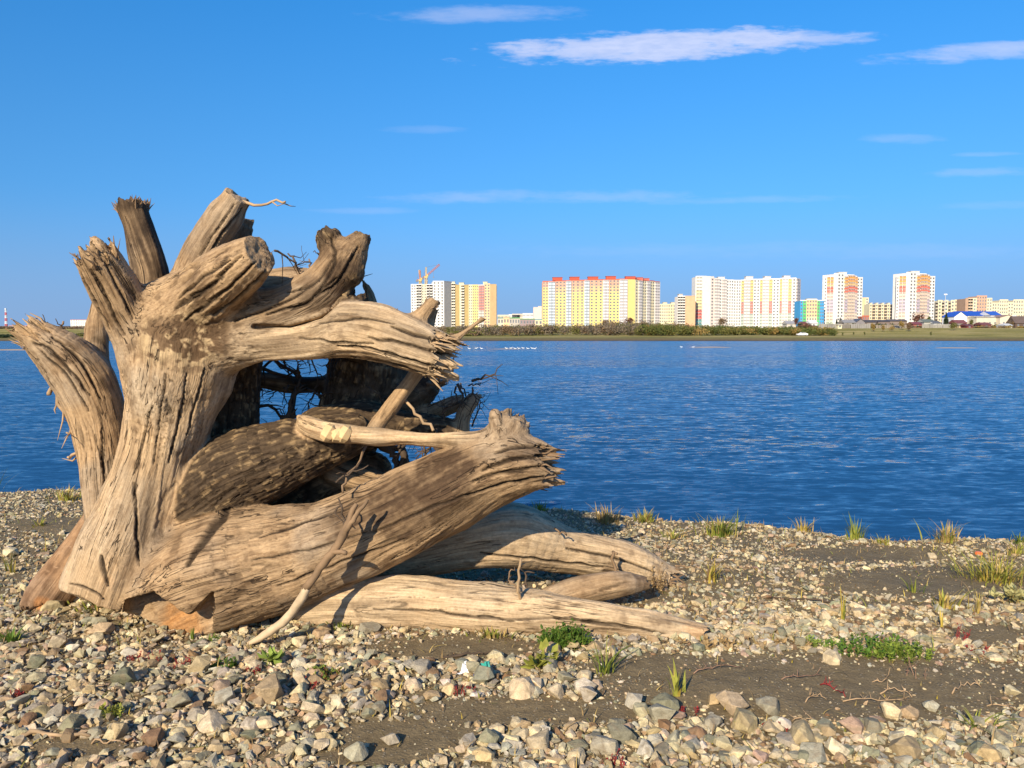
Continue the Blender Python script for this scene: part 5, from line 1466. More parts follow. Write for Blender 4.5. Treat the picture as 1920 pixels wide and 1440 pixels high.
def building(label, Y, top_py, strips, nst, depth=15, roofs=(), base_z=None, name="apartment_building", plan=None, cat="building", parapet=None, group=None):
    """strips: (px0, px1, spec, extra height m); plan(px) shifts the facade in depth."""
    pl = plan or (lambda px: 0.0)
    px0, px1 = strips[0][0], strips[-1][1]
    zt = at((px0 + px1) / 2, top_py, Y).z
    g = far_point((px0 + px1) / 2, Y); z0 = (g.z if base_z is None else base_z) - 0.6
    root = empty(name, (g.x, Y, z0)); tag(root, label, cat, group)
    core = MB(); wb = MB(); wall = MB()
    for s in strips:
        a0, b0, spec = s[0], s[1], s[2]; ex = s[3] if len(s) > 3 else 0.0
        d0, d1 = Y + pl(a0), Y + pl(b0)
        A = at(a0, HOR, d0); B = at(b0, HOR, d1); A.z = B.z = 0
        bal = MB() if spec[0] == 'b' else None
        facade(wall, wb, A, B, z0, zt + ex, spec, nst, bal)
        if bal: bal.build("balcony_stack", root)["kind"] = "stuff"
        t = (B - A); out = Vector((t.y, -t.x, 0)).normalized()
        # body of the building behind this strip and its roof slab
        P = [A - out * 0.352, B - out * 0.352, B - out * depth, A - out * depth]
        c = spec[1][0] if isinstance(spec[1], list) else spec[1]
        i = len(core.v)
        for z in (z0, zt + ex - 0.05):
            core.v += [(p.x, p.y, z) for p in P]
        k = core.slot(fm(c))
        for q in ((0,1,5,4), (1,2,6,5), (2,3,7,6), (3,0,4,7)): core.f.append(tuple(i + e for e in q)); core.m.append(k)
        core.f.append(tuple(i + e for e in (4,5,6,7))); core.m.append(core.slot(roof_m))
        pc = parapet or c
        core.obox(Vector((A.x, A.y, zt + ex)) + out * 0.12, t, -out * 0.45, (0, 0, 0.7), fm(pc))
        if spec[0] == 's': pass
    core.build("body", root)
    o = wall.build("wall", root)
    if wb.v:
        o = wb.build("windows", root); o["kind"] = "stuff"
    for (a0, b0, h, c, back) in roofs:
        mb = MB(); A = at(a0, HOR, Y + pl(a0) + back); B = at(b0, HOR, Y + pl(b0) + back)
        mb.obox((A.x, A.y, zt - 0.3), (B.x - A.x, 0, 0), (0, 6, 0), (0, 0, h + 0.3), fm(c))
        mb.obox((A.x - 0.3, A.y - 0.3, zt + h), (B.x - A.x + 0.6, 0, 0), (0, 6.6, 0), (0, 0, 0.35), fm(tuple(x * 0.75 for x in c)))
        mb.build("roof_house", root)
    return root, zt

def town():
    PE = [(WHITE)]
    # --- long part-built block under the cranes
    DB = (0.60, 0.57, 0.52)
    building("long block with grey concrete gable and tan stripes beneath the construction cranes", 760, 534,
        [(771,781,('w',WHITE,2)), (781,791,('b',WHITE,2,DB,1.0,False)), (791,800,('w',(0.72,0.62,0.42),2)), (800,812,('b',WHITE,2,DB,1.0,False)), (812,833,('w',WHITE,3),3.0),
         (833,847,('p',GRYW),3.0), (847,854,('b',CREAMW,2,(0.66,0.62,0.52),1.0,False),1.5), (854,862,('p',TANW)), (862,865,('p',CREAMW)), (865,871,('b',CREAMW,2,(0.66,0.62,0.52),1.0,False)), (871,879,('p',TANW)),
         (879,886,('w',CREAMW,2)), (886,897,('w',YEL,3)), (897,908,('b',PINKW,2,[(0.62,0.22,0.18),(0.66,0.60,0.52)],0.8,True)), (908,919,('w',PEACH,2),1.2), (919,931,('p',(0.47,0.33,0.17)),0.5)], 17, 16,  # last strip: end wall in shade, darkened in its paint colour
        roofs=((822,834,2.6,WHITE,4),(848,853,3.6,CREAMW,4),(861,870,2.6,CREAMW,4),(906,914,3.4,CREAMW,3)), plan=lambda px: (0 if px < 834 else (px - 833) * 0.6 if px < 848 else 8))
    # --- long yellow block with red crowns
    YB = [YEL]
    yl = lambda: ('w', [(0.66,0.34,0.24),(0.70,0.44,0.24)] + [YEL] * 7, 3)
    bl = lambda: ('b', LBLUE, 2, [(0.52,0.60,0.68)], 0.9, True)
    wl = lambda: ('b', WHITE, 2, [(0.66,0.62,0.64)], 0.9, True)
    building("long yellow and pale blue block with red crowned rooftops and white right wing", 720, 525,
        [(1017,1028,('w',[(0.66,0.34,0.24)]+[YEL]*8,2),-1.5), (1028,1041,bl(),-1.5), (1041,1061,yl(),-1), (1061,1071,bl(),-0.8), (1071,1095,yl(),-0.5), (1095,1105,bl(),-0.3), (1105,1130,yl()), (1130,1141,wl()), (1141,1161,yl(),0.3),
         (1161,1176,wl(),0.5), (1176,1190,('p',YEL),0.7), (1190,1196,('w',CREAMW,1),0.5), (1196,1203,('b',WHITE,1,(0.70,0.64,0.62),0.9,True)), (1203,1211,('w',CREAMW,2)), (1211,1218,('b',WHITE,1,(0.70,0.64,0.62),0.9,True)), (1218,1226,('w',CREAMW,2)), (1226,1236,('b',WHITE,1,(0.70,0.64,0.62),0.9,True),-0.5)], 17, 16,
        roofs=((1036,1054,2.4,RED,3),(1068,1086,2.8,RED,3),(1102,1121,3.0,RED,3),(1136,1154,3.4,RED,3),(1172,1190,3.2,RED,3),(1192,1203,2.6,(0.50,0.13,0.10),4),(1206,1215,2.2,(0.50,0.13,0.10),4)),
        plan=lambda px: 0 if px < 1186 else (px - 1186) * 0.45, parapet=RED)
    # --- mid-rise blocks between the towers
    building("pale yellow mid-rise block beside the red crowned building", 900, 571, [(1236,1252,('w',CREAMW,4)), (1252,1270,('w',(0.72,0.60,0.36),4))], 9, 14, roofs=((1243,1250,2.4,CREAMW,3),(1258,1264,2.4,CREAMW,3)))
    building("salmon ended block with white balconies left of the long white building", 728, 556, [(1270,1284,('b',WHITE,3,(0.68,0.64,0.58),0.9,False)), (1284,1303,('p',SALM))], 13, 14, roofs=((1272,1279,2.2,(0.6,0.56,0.5),3),))
    # --- long white curved building
    rainbow = [(0.72,0.62,0.30)] * 6 + [(0.66,0.35,0.25)] * 2 + [(0.60,0.25,0.22)] * 2 + [(0.42,0.55,0.60)] * 2 + [(0.40,0.52,0.42)] * 4
    yw = lambda: ('b', WHITE, 1, [(0.72,0.55,0.16)] * 3 + [(0.62,0.20,0.15)] * 2 + [(0.45,0.52,0.45)] * 3, 0.7, True)
    wb = lambda: ('b', WHITE, 2, (0.72,0.69,0.66), 0.9, True)
    building("long curved white apartment block with small coloured balcony columns", 740, 522,
        [(1303,1316,('b',WHITE,1,[(0.74,0.70,0.60)]*3+[(0.72,0.62,0.30)]*5+[(0.60,0.12,0.10)]*3+[(0.12,0.32,0.33)]*4,0.6,True),1.5), (1316,1331,('p',WHITE),1.5), (1331,1338,('w',PINKW,1),0.5), (1338,1348,('b',PINKW,2,(0.70,0.62,0.58),0.9,True)), (1348,1352,('w',WHITE,1)), (1352,1361,('b',PINKW,2,(0.70,0.62,0.58),0.9,True),-0.7),
         (1361,1374,('w',WHITE,3),-1.2), (1374,1388,('w',WHITE,3),-1.4), (1388,1393,yw(),-1.2), (1393,1405,wb(),-0.8), (1405,1411,yw(),-0.5), (1411,1423,('w',WHITE,2),-0.4), (1423,1428,yw(),-0.4), (1428,1440,wb(),-0.3), (1440,1447,yw(),-0.2), (1447,1460,('w',WHITE,2),-0.2), (1460,1465,yw()), (1465,1476,wb()), (1476,1483,yw()), (1483,1491,('w',WHITE,1)), (1491,1498,('b',PINKW,1,(0.60,0.52,0.50),0.9,True),-0.5)], 17, 16,
        roofs=((1306,1322,2.2,WHITE,3),(1326,1336,2.0,WHITE,4),(1345,1356,1.8,WHITE,4),(1397,1410,2.6,WHITE,3),(1432,1444,2.6,WHITE,3),(1468,1481,2.8,WHITE,3)),
        plan=lambda px: 10 * math.sin(math.pi * min(1, max(0, (px - 1316) / 175))) + (0 if px < 1491 else (px - 1491) * 1.0))
    # --- bright kindergarten-like block
    SB, SGc = (0.04, 0.30, 0.62), (0.09, 0.46, 0.14)
    building("small block with bright blue and green corner panels between white towers", 690, 564, [(1499,1504,('w',SB,1)), (1504,1511,('w',SGc,1)), (1511,1531,('w',[PEACH,PEACH,CREAMW,CREAMW],4),0.8), (1531,1536,('w',SGc,1)), (1536,1544,('w',SB,2))], 9, 14, roofs=((1513,1529,1.6,CREAMW,2),), parapet=WHITE)
    # --- twin towers
    crown = [ORG, ORG, (0.70,0.42,0.18), (0.62,0.12,0.07), (0.62,0.14,0.09)] + [(0.70,0.52,0.42)] * 2 + [(0.46,0.38,0.46)] * 4 + [(0.70,0.54,0.42)] * 3 + [(0.45,0.55,0.36)] * 3
    crown2 = [ORG, ORG, (0.70,0.42,0.18), (0.62,0.12,0.07), (0.62,0.14,0.09)] + [(0.70,0.50,0.38)] * 9 + [(0.48,0.58,0.38)] * 3
    for px, lab, tp in ((1543, "white tower with orange and red balcony crown beside the blue and green block", 517), (1678, "white tower with orange and red balcony crown beside the low cream blocks", 515)):
        k = lambda q: px + q
        building(lab, 700, tp + 3, [(k(0),k(5),('w',WHITE,1)), (k(5),k(18),('b',WHITE,2,crown,1.6,True),0.8), (k(18),k(25),('p',(0.66,0.63,0.64)),3.0), (k(25),k(37),('w',WHITE,2),3.2), (k(37),k(43),('b',WHITE,1,crown,1.4,True),1.0), (k(43),k(56),('b',WHITE,2,crown2,1.8,True),2.0), (k(56),k(61),('b',WHITE,1,crown,1.4,True),1.0), (k(61),k(72),('w',WHITE,2))], 17, 20,  # grey blank strip: shaded side of the white wall, put into its colour
                 roofs=((k(27),k(40),4.6,WHITE,4),), plan=lambda q, px=px: abs(q - px - 25) * 0.16)
    building("narrow peach block right behind the tower beside the blue green block", 850, 559, [(1614,1621,('p',PEACH)), (1621,1627,('w',CREAMW,1))], 13, 12)
    cs = []
    for i in range(4): cs += [(1629 + i * 11, 1634 + i * 11, ('w', CREAMW, 1), 0.8), (1634 + i * 11, 1640 + i * 11, ('b', (0.45,0.36,0.25), 1, (0.52,0.42,0.30), 0.8, False))]
    cs += [(1673, 1682, ('w', CREAMW, 2))]
    building("row of cream flats with dark vertical stripes between the twin towers", 760, 572, cs, 9, 12, roofs=tuple((1631 + i * 11, 1634 + i * 11, 2.0, WHITE, 2) for i in range(4)))
    building("red brick kiosk block with pale trim at the foot of the cream flats", 640, 593, [(1616,1629,('w',(0.42,0.13,0.08),3))], 3, 8)
    cs = []
    for i in range(3): cs += [(1752 + i * 12, 1757 + i * 12, ('b', (0.30,0.27,0.22), 1, (0.40,0.34,0.26), 0.8, False)), (1757 + i * 12, 1764 + i * 12, ('w', CREAMW, 1), 1.6)]
    cs += [(1788, 1806, ('w', (0.70,0.58,0.36), 4), 2.0)]
    building("cream flats with dark stairwell bands right of the twin towers", 760, 567, cs, 9, 12, roofs=((1761,1766,2,CREAMW,2),(1790,1798,2.2,CREAMW,2)))
    building("brown brick topped block between cream flats behind the blue roofed hall", 720, 560, [(1808,1813,('p',BRNW)), (1813,1822,('b',(0.55,0.40,0.26),2,(0.50,0.38,0.26),0.8,False)), (1822,1829,('w',CREAMW,1)), (1829,1848,('w',[(0.54,0.32,0.22),(0.54,0.32,0.22),(0.68,0.54,0.36),(0.68,0.54,0.36),(0.68,0.54,0.36)],4),2.2), (1848,1858,('w',CREAMW,2))], 11, 14, roofs=((1830,1840,1.6,BRNW,3),))
    building("long cream block with round gable ornaments behind the blue roofed hall", 740, 566, [(1858,1872,('w',CREAMW,3),-1.5), (1872,1888,('w',CREAMW,4),1.5), (1888,1898,('w',CREAMW,2),-1), (1898,1930,('w',CREAMW,7),1.5), (1930,1975,('w',CREAMW,8))], 9, 14, roofs=((1873,1886,1.2,CREAMW,2),(1900,1918,1.2,CREAMW,2)))
    building("pinkish white block half hidden left of the yellow building", 850, 577, [(1000,1009,('p',PINKW)), (1009,1018,('p',PINKW),1.0)], 10, 12)
    # far-left blocks across the wide reach
    building("white nine storey block with red roof far across the water", 1500, 600, [(133,151,('w',WHITE,4)), (151,166,('w',WHITE,4))], 9, 16, parapet=(0.42,0.10,0.09), base_z=7.0)
    building("long low white building with red roof far across the water", 1400, 611, [(17,52,('w',WHITE,9)), (52,90,('w',CREAMW,9))], 4, 14, parapet=(0.42,0.10,0.09), base_z=7.0, name="long_building")
    building("small pale building among bare trees far across the water", 1400, 612, [(96,118,('w',(0.55,0.50,0.46),5))], 4, 12, base_z=7.0, name="long_building")
    # low shops between the blocks
    for (a, b, tp, c, rc, lab) in ((933,944,597,(0.60,0.52,0.40),(0.03,0.20,0.20),"low shop with teal roof beside the tan striped block"), (944,955,596,PEACH,(0.50,0.36,0.24),"low peach shop next to the teal roofed shop"),
                                   (955,975,597,(0.45,0.40,0.34),(0.05,0.28,0.06),"long low shop with bright green awning roof"), (975,1003,599,(0.30,0.22,0.22),(0.06,0.26,0.10),"dark low market hall with green roof panels"), (1003,1017,600,(0.66,0.56,0.36),(0.10,0.25,0.30),"cream shop with teal roof at the foot of the yellow block")):
        building(lab, 640, tp, [(a, b, ('w', c, max(2, (b - a) // 5)))], 2, 10, parapet=rc, name="shop_building")
    for (a, b, tp, c, lab) in ((933,975,591,CREAMW,"hazy row of pale buildings behind the green roofed shops"), (960,1000,589,(0.60,0.50,0.38),"hazy tan buildings rising behind the market hall")):
        building(lab, 1500, tp, [(a, (a + b) / 2, ('w', c, 8)), ((a + b) / 2, b, ('w', WHITE, 8), 1.0)], 5, 12, name="far_building")
town()

def lattice(mb, a, b, w, mat, n):
    """Square lattice beam from a to b: four chords and diagonal braces."""
    a, b = Vector(a), Vector(b); d = (b - a).normalized()
    u = d.cross(Vector((0.1, 1, 0.05))).normalized() * w / 2; v = d.cross(u).normalized() * w / 2
    r = w * 0.16
    for s, t in ((1, 1), (1, -1), (-1, 1), (-1, -1)): mb.tube([a + u * s + v * t, b + u * s + v * t], [r, r], mat, 4)
    for i in range(n):
        p, q = a.lerp(b, i / n), a.lerp(b, (i + 1) / n); sg = 1 if i % 2 else -1
        for (s1, s2) in ((u + v * sg, u - v * sg), (-u + v * sg, -u - v * sg), (u * sg + v, -u * sg + v), (u * sg - v, -u * sg - v)):
            mb.tube([p + s1, q + s2], [r * 0.7, r * 0.7], mat, 4)

def cranes():
    ym = simple_mat("crane_yellow", (0.66, 0.45, 0.14), 0.6, 0.1); rm = simple_mat("crane_red", (0.50, 0.20, 0.16), 0.6, 0.1); gm = simple_mat("crane_counterweight", (0.20, 0.19, 0.20), 0.8)
    for (mx, cab_y, tip, top, back, Y, lab) in ((799, 521, (824, 496), (799, 501), (793, 520), 800, "taller luffing tower crane with raised red jib above the part-built block"),
                                                 (788, 527, (787, 507), (786, 506), (782, 525), 815, "shorter tower crane with steep red jib beside the taller crane")):
        g = far_point(mx, Y); o = empty("tower_crane", g); tag(o, lab, "crane")
        b0 = Vector((at(mx, HOR, Y).x, Y, g.z - 0.5)); c = at(mx, cab_y, Y)
        mb = MB(); lattice(mb, b0, c, 1.9, ym, 24); mb.build("mast", o)
        mb = MB(); mb.box(c + Vector((0, 0, 0.8)), (3.0, 2.4, 1.6), ym); mb.box(c + Vector((1.4, -1.0, 2.2)), (1.6, 1.4, 2.0), ym); mb.build("slewing_cab", o)
        mb = MB(); lattice(mb, c + Vector((0, 0, 1.6)), at(*tip, Y), 1.3, rm, 14); mb.build("jib", o)
        mb = MB(); lattice(mb, c + Vector((0, 0, 1.6)), at(*top, Y), 1.0, ym, 8); mb.build("tower_head", o)
        mb = MB(); lattice(mb, c + Vector((0, 0, 1.4)), at(*back, Y), 1.2, rm, 5); mb.box(at(*back, Y) + Vector((0, 0, -0.8)), (2.2, 1.8, 2.0), gm); mb.build("counter_jib", o)
        mb = MB()
        mb.tube([at(*top, Y), at(*tip, Y)], [0.12, 0.12], gm, 4); mb.tube([at(*top, Y), at(*back, Y)], [0.12, 0.12], gm, 4)
        e = at(tip[0] * 0.55 + mx * 0.45, tip[1] * 0.55 + cab_y * 0.45, Y); mb.tube([e, e - Vector((0, 0, 6))], [0.1, 0.1], gm, 4); mb.box(e - Vector((0, 0, 6.6)), (0.9, 0.7, 1.3), gm)
        mb.build("cable_and_hook", o)
    # radio mast, red and white, far left
    Y = 1450; g = far_point(12.5, Y); o = empty("radio_mast", g); tag(o, "red and white banded radio mast far across the water", "mast")
    z0 = 7.0; zt = at(12.5, 580, Y).z; w_m = simple_mat("mast_white", (0.75, 0.75, 0.75), 0.6); r_m = simple_mat("mast_red", (0.60, 0.10, 0.08), 0.6)
    for i in range(8):
        mb = MB(); x = g.x
        lattice(mb, (x, Y, z0 + (zt - z0) * i / 8), (x, Y, z0 + (zt - z0) * (i + 1) / 8), 3.2 - 0.2 * i, w_m if i % 2 else r_m, 3); mb.build("mast_section", o)
    mb = MB(); mb.tube([Vector((g.x, Y, zt)), Vector((g.x, Y, zt + 1.8))], [1.5, 1.5], w_m, 10); mb.build("antenna_drum", o)
    for (px, py, Y) in ((1773, 552, 620), (1902, 593, 480)):
        g = far_point(px, Y); o = empty("lamp_mast", g); tag(o, "tall slim floodlight mast beside the dark conifer" if px == 1773 else "thin pole standing by the garages at the meadow edge", "mast")
        t = at(px, py, Y); m2 = simple_mat("mast_steel", (0.45, 0.46, 0.50), 0.5)
        mb = MB(); mb.tube([Vector((t.x, Y, g.z - 0.5)), t], [0.28, 0.18], m2, 6); mb.build("pole", o)
        mb = MB(); mb.box(t, (2.4, 0.6, 0.9), simple_mat("lamp_head", (0.75, 0.75, 0.78), 0.4)); mb.build("lamp_head", o)
cranes()

# ---------------------------------------------------------------- trees, bushes and the thicket
def crown_quads(rr, c, rx, ry, rz, n, size, shape='round'):
    V, F = [], []
    for i in range(n):
        while True:
            p = Vector((rr.uniform(-1, 1), rr.uniform(-1, 1), rr.uniform(-1, 1)))
            if p.length < 1: break
        if shape == 'cone':
            h = (p.z + 1) / 2; k = (1 - h) * 0.95 + 0.05; p = Vector((p.x * k, p.y * k, p.z))
        p = p * (0.75 + 0.25 * rr.random())
        q = Vector((c.x + p.x * rx, c.y + p.y * ry, c.z + p.z * rz))
        a = Vector((rr.uniform(-1, 1), rr.uniform(-1, 1), rr.uniform(-1, 1))).normalized(); b = a.cross(Vector((rr.uniform(-1, 1), rr.uniform(-1, 1), rr.uniform(-1, 1)))).normalized()
        s = size * rr.uniform(0.5, 1.3); i0 = len(V)
        V += [q - a * s, q + b * s * 0.6, q + a * s, q - b * s * 0.6]; F.append((i0, i0 + 1, i0 + 2, i0 + 3))
    return V, F
FOL = {k: leaf_mat("foliage_" + k, c, 0.45) for k, c in {"olive": (0.150, 0.145, 0.038), "green": (0.100, 0.120, 0.030), "brown": (0.225, 0.150, 0.082), "gold": (0.330, 0.225, 0.070), "dark": (0.030, 0.050, 0.022), "red": (0.170, 0.075, 0.050), "grey": (0.200, 0.160, 0.110)}.items()}
bark_far = simple_mat("far_bark", (0.10, 0.075, 0.05), 0.9)

def tree(px, py_top, Y, wpx, kind, label, shape='round', n=420, name="tree", group=None, trunk=0.25, base_py=None):
    g = far_point(px, Y) if base_py is None else at(px, base_py, Y); top = at(px, py_top, Y).z; h = top - g.z; w = wpx * Y / FPX / 2; rr = random.Random(int(px * 13 + py_top))
    o = empty(name, g); tag(o, label, "conifer" if shape == 'cone' else ("bush" if trunk < 0.2 else "tree"), group)
    mb = MB(); r0 = max(0.10, h * 0.022)
    mb.tube([g - Vector((0, 0, 0.3)), g + Vector((rr.uniform(-.1, .1), 0, h * 0.5)), g + Vector((rr.uniform(-.2, .2), 0, h * 0.85))], [r0, r0 * 0.7, r0 * 0.25], bark_far, 6)
    for _ in range(7):
        t = rr.uniform(max(0.05, trunk), 0.75); b = g + Vector((0, 0, h * t)); a = rr.uniform(0, 6.28)
        mb.tube([b, b + Vector((math.cos(a) * w * 0.7, math.sin(a) * w * 0.7, h * 0.16))], [r0 * 0.45, r0 * 0.12], bark_far, 4)
    mb.build("trunk", o)
    V, F = [], []
    lobes = [(0, 0, 0.55, 1.0)] if shape == 'cone' else [(rr.uniform(-.45, .45), rr.uniform(-.4, .4), rr.uniform(trunk + 0.22, 0.80), rr.uniform(0.4, 0.62)) for _ in range(8)]
    for (lx, ly, lz, ls) in lobes:
        c = g + Vector((lx * w, ly * w, h * (lz if shape != 'cone' else 0.54)))
        rz = h * 0.47 if shape == 'cone' else min(h * (1 - lz) * 1.0, h * 0.28) + 0.1
        v, f = crown_quads(rr, c, w * ls, w * ls, rz, n // len(lobes), max(0.16, h * 0.055), shape)
        F += [tuple(e + len(V) for e in q) for q in f]; V += v
    link("crown", np_mesh("crown", [tuple(v) for v in V], F, FOL[kind], False), o)
    return o

def thicket(name, label, spans, seed):
    """Willow scrub that grows together into one mass."""
    rr = random.Random(seed); per = {}
    for (px0, px1, t0, t1, Y0, Y1, n, kinds, wid) in spans:
        for i in range(n):
            px = rr.uniform(px0, px1); Y = rr.uniform(Y0, Y1); u = (px - px0) / (px1 - px0)
            g = far_point(px, Y); tp = t0 + (t1 - t0) * u + rr.gauss(0, 1.3) + (Y1 - Y) / max(1, Y1 - Y0) * 4
            h = max(1.0, at(px, tp, Y).z - g.z); w = wid * rr.uniform(0.7, 1.3)
            k = rr.choice(kinds)
            for _ in range(3):
                c = g + Vector((rr.uniform(-.5, .5) * w, rr.uniform(-.5, .5) * w, h * rr.uniform(0.35, 0.68)))
                v, f = crown_quads(rr, c, w * 0.5, w * 0.5, min(h * 0.42, h - (c.z - g.z)), 34, 0.36)
                V, F = per.setdefault(k, ([], []))
                F += [tuple(e + len(V) for e in q) for q in f]; V += [tuple(p) for p in v]
    if len(per) == 1 or True:
        root = empty(name, far_point((spans[0][0] + spans[0][1]) / 2, spans[0][4])); tag(root, label, "thicket", kind="stuff")
        for k, (V, F) in per.items():
            q = link("foliage", np_mesh("foliage", V, F, FOL[k], False), root); q["kind"] = "stuff"
thicket("willow_thicket", "dense olive willow thicket along the far bank below the white blocks", [(1195,1560,606,612,345,372,330,["olive","olive","green","green","gold"],3.6), (1180,1300,604,603,372,392,60,["olive","brown"],3.6)], 1)
thicket("bare_scrub", "brown leafless scrub along the far bank below the yellow blocks", [(860,1200,608,604,352,380,240,["brown","grey","grey","olive"],3.4), (1120,1215,598,598,385,400,40,["brown","grey"],4.0), (840,900,622,620,340,350,30,["brown","olive"],2.4), (215,860,616,610,360,400,260,["brown","grey","olive"],3.6)], 2)
thicket("bank_scrub", "dark scrub and brown trees on the distant left bank", [(-60,90,627,627,312,330,80,["dark","dark","green"],2.6), (-80,205,616,618,420,470,160,["brown","red","grey"],5.0), (150,215,624,626,330,345,40,["olive","grey"],2.4)], 3)
thicket("garden_scrub", "low mixed garden shrubs between the houses on the far bank", [(1500,1700,607,606,443,472,150,["brown","olive","grey","red","dark"],2.6), (1700,1930,608,608,443,470,120,["olive","brown","grey","gold","dark"],2.4)], 4)

tree(1773,586,455,15,"dark","dark conifer standing among houses beside the blue roofed hall",'cone',500,"conifer")
tree(1568,597,470,7,"dark","slim dark conifer in front of the first orange crowned tower",'cone',240,"conifer")
tree(1574.5,595,472,9,"dark","taller dark conifer in front of the first orange crowned tower",'cone',260,"conifer")
tree(1612,594,475,7,"dark","small dark conifer near the red brick kiosk block",'cone',220,"conifer")
for (px, tp, Y, w, k, lab) in ((1637,605,400,12,"gold","golden rounded bush on the meadow edge before the striped cream flats"), (1655,608,400,12,"gold","pale gold bush beside the rounded golden bush on the meadow"), (1672,609,402,14,"gold","wide straw coloured bush right of the golden bushes"),
        (1690,600,415,12,"gold","tall amber bush at the foot of the second orange crowned tower"), (1703,603,402,15,"brown","brown round bush with gold tints beside the second tower's foot"), (1788,604,402,18,"olive","spreading olive bush in front of the blue roofed hall"),
        (1820,598,450,12,"olive","loose olive tree against the beige warehouse wall"), (1890,600,455,10,"grey","bare greyish tree beside the white gate"), (1898,602,450,8,"brown","small brown tree by the dark garage"), (1722,585,470,26,"red","russet leafless tree group before the second tower"), (1741,593,468,12,"green","dark green tree beside the russet trees"),
        (1492,596,440,10,"red","reddish tree at the right end of the long white block"), (1355,595,420,22,"brown","brown tree rising above the thicket before the long white block"), (1135,598,420,18,"brown","brown tree rising above scrub before the yellow block"), (1180,594,430,22,"red","tall russet tree before the yellow block's right wing")):
    tree(px, tp, Y, w, k, lab, name="bush" if "bush" in lab else "tree", trunk=0.1 if "bush" in lab else 0.25, n=420)
for i, (px, Y) in enumerate(((1580,352),(1621,360),(1600,372),(1745,350),(1470,338))):
    tree(px, 622 - i % 2, Y, 5, "green", "tiny dark shrub alone on the far meadow", n=120, name="bush", group="tiny shrubs on the far meadow", trunk=0.05)

# ---------------------------------------------------------------- houses, fences, hall, car, birds
def house(px0, px1, eave_py, ridge_py, Y, wc, rc, label, name="house", gable=False, dep=8):
    A = at(px0, HOR, Y); B = at(px1, HOR, Y); gz = min(float(far_z(A.x, Y)), float(far_z(B.x, Y))) - 0.4
    ez, rz = at(px0, eave_py, Y).z, at(px0, ridge_py, Y).z
    o = empty(name, (A.x, Y, gz)); tag(o, label, "house" if name == "house" else name.split("_")[-1])
    mb = MB(); mb.obox((A.x, Y, gz), (B.x - A.x, 0, 0), (0, dep, 0), (0, 0, ez - gz), fm(wc))
    if gable:
        for yy in (Y, Y + dep): mb.poly([(A.x, yy, ez), (B.x, yy, ez), ((A.x + B.x) / 2, yy, rz)] if yy == Y else [(B.x, yy, ez), (A.x, yy, ez), ((A.x + B.x) / 2, yy, rz)], fm(wc))
    mb.build("wall", o)
    mb = MB(); e = 0.4; rm = simple_mat("roofing", rc, 0.6, 0.12, 0.8); th = 0.18
    if gable:
        mx = (A.x + B.x) / 2
        for x in (A.x - e, B.x + e):
            sg = -1 if x < mx else 1
            P = [Vector((x, Y - e, ez - 0.1)), Vector((mx, Y - e, rz + 0.1)), Vector((mx, Y + dep + e, rz + 0.1)), Vector((x, Y + dep + e, ez - 0.1))]
            up = [p + Vector((0, 0, th)) for p in P]
            mb.poly(up if sg < 0 else up[::-1], rm); mb.poly([P[0], P[1], up[1], up[0]] if sg > 0 else [P[1], P[0], up[0], up[1]], rm)
    else:
        my = Y + dep / 2
        for y in (Y - e, Y + dep + e):
            P = [Vector((A.x - e, y, ez - 0.1)), Vector((B.x + e, y, ez - 0.1)), Vector((B.x + e, my, rz)), Vector((A.x - e, my, rz))]
            up = [p + Vector((0, 0, th)) for p in P]
            mb.poly(up if y < my else up[::-1], rm); mb.poly([P[0], P[1], up[1], up[0]], rm)
        mb.poly([(A.x - e, Y - e, ez), (A.x - e, my, rz + 0.05), (A.x - e, Y + dep + e, ez)], fm(wc)); mb.poly([(B.x + e, Y - e, ez), (B.x + e, Y + dep + e, ez), (B.x + e, my, rz + 0.05)], fm(wc))
    mb.build("roof", o)
    w = B.x - A.x; n = max(1, int(w / 3.2))
    for k in range(n):
        mb = MB(); x = A.x + w * (k + 0.5) / n; z = gz + (ez - gz) * 0.45
        mb.obox((x - 0.55, Y - 0.06, z), (1.1, 0, 0), (0, 0.06, 0), (0, 0, min(1.2, (ez - gz) * 0.4)), glass_m); mb.build("window", o)
    return o
DK, BR, GY = (0.07, 0.06, 0.055), (0.16, 0.06, 0.045), (0.25, 0.24, 0.23)
house(1475,1492,607,602,470,(0.50,0.46,0.40),(0.30,0.29,0.29),"small grey roofed house at the right end of the thicket")
house(1505,1518,607,603,470,(0.34,0.18,0.13),BR,"small red brown house left of the white roofed shed")
house(1519,1532,606,601,466,(0.70,0.68,0.66),(0.72,0.70,0.70),"shed with a bright white sloping roof beside the red brown house")
house(1582,1603,605,600,465,(0.30,0.27,0.24),GY,"house with long grey slate roof before the first orange crowned tower")
house(1604,1622,605,598,468,(0.22,0.20,0.20),(0.085,0.09,0.11),"dark house with steep charcoal roof near the red brick kiosk",gable=True)
house(1624,1642,604,600,470,(0.24,0.20,0.18),DK,"long dark roofed house right of the steep charcoal house")
house(1646,1668,603,600,472,(0.20,0.15,0.13),DK,"low dark barn at the foot of the striped cream flats")
house(1668,1700,602,599,474,(0.22,0.17,0.14),(0.10,0.08,0.07),"long brown black barn in front of the second orange crowned tower")
house(1712,1728,608,604,452,(0.30,0.10,0.08),(0.18,0.05,0.05),"maroon fence shed before the russet trees")
house(1732,1752,604,599,458,(0.40,0.38,0.33),(0.13,0.15,0.12),"grey green roofed house before the dark conifer")
house(1750,1764,606,602,455,(0.66,0.66,0.64),(0.12,0.12,0.12),"little white walled house with dark roof left of the conifer")
house(1792,1812,606,600,460,(0.20,0.065,0.055),(0.17,0.06,0.055),"dark maroon metal shed before the white gabled hall end")
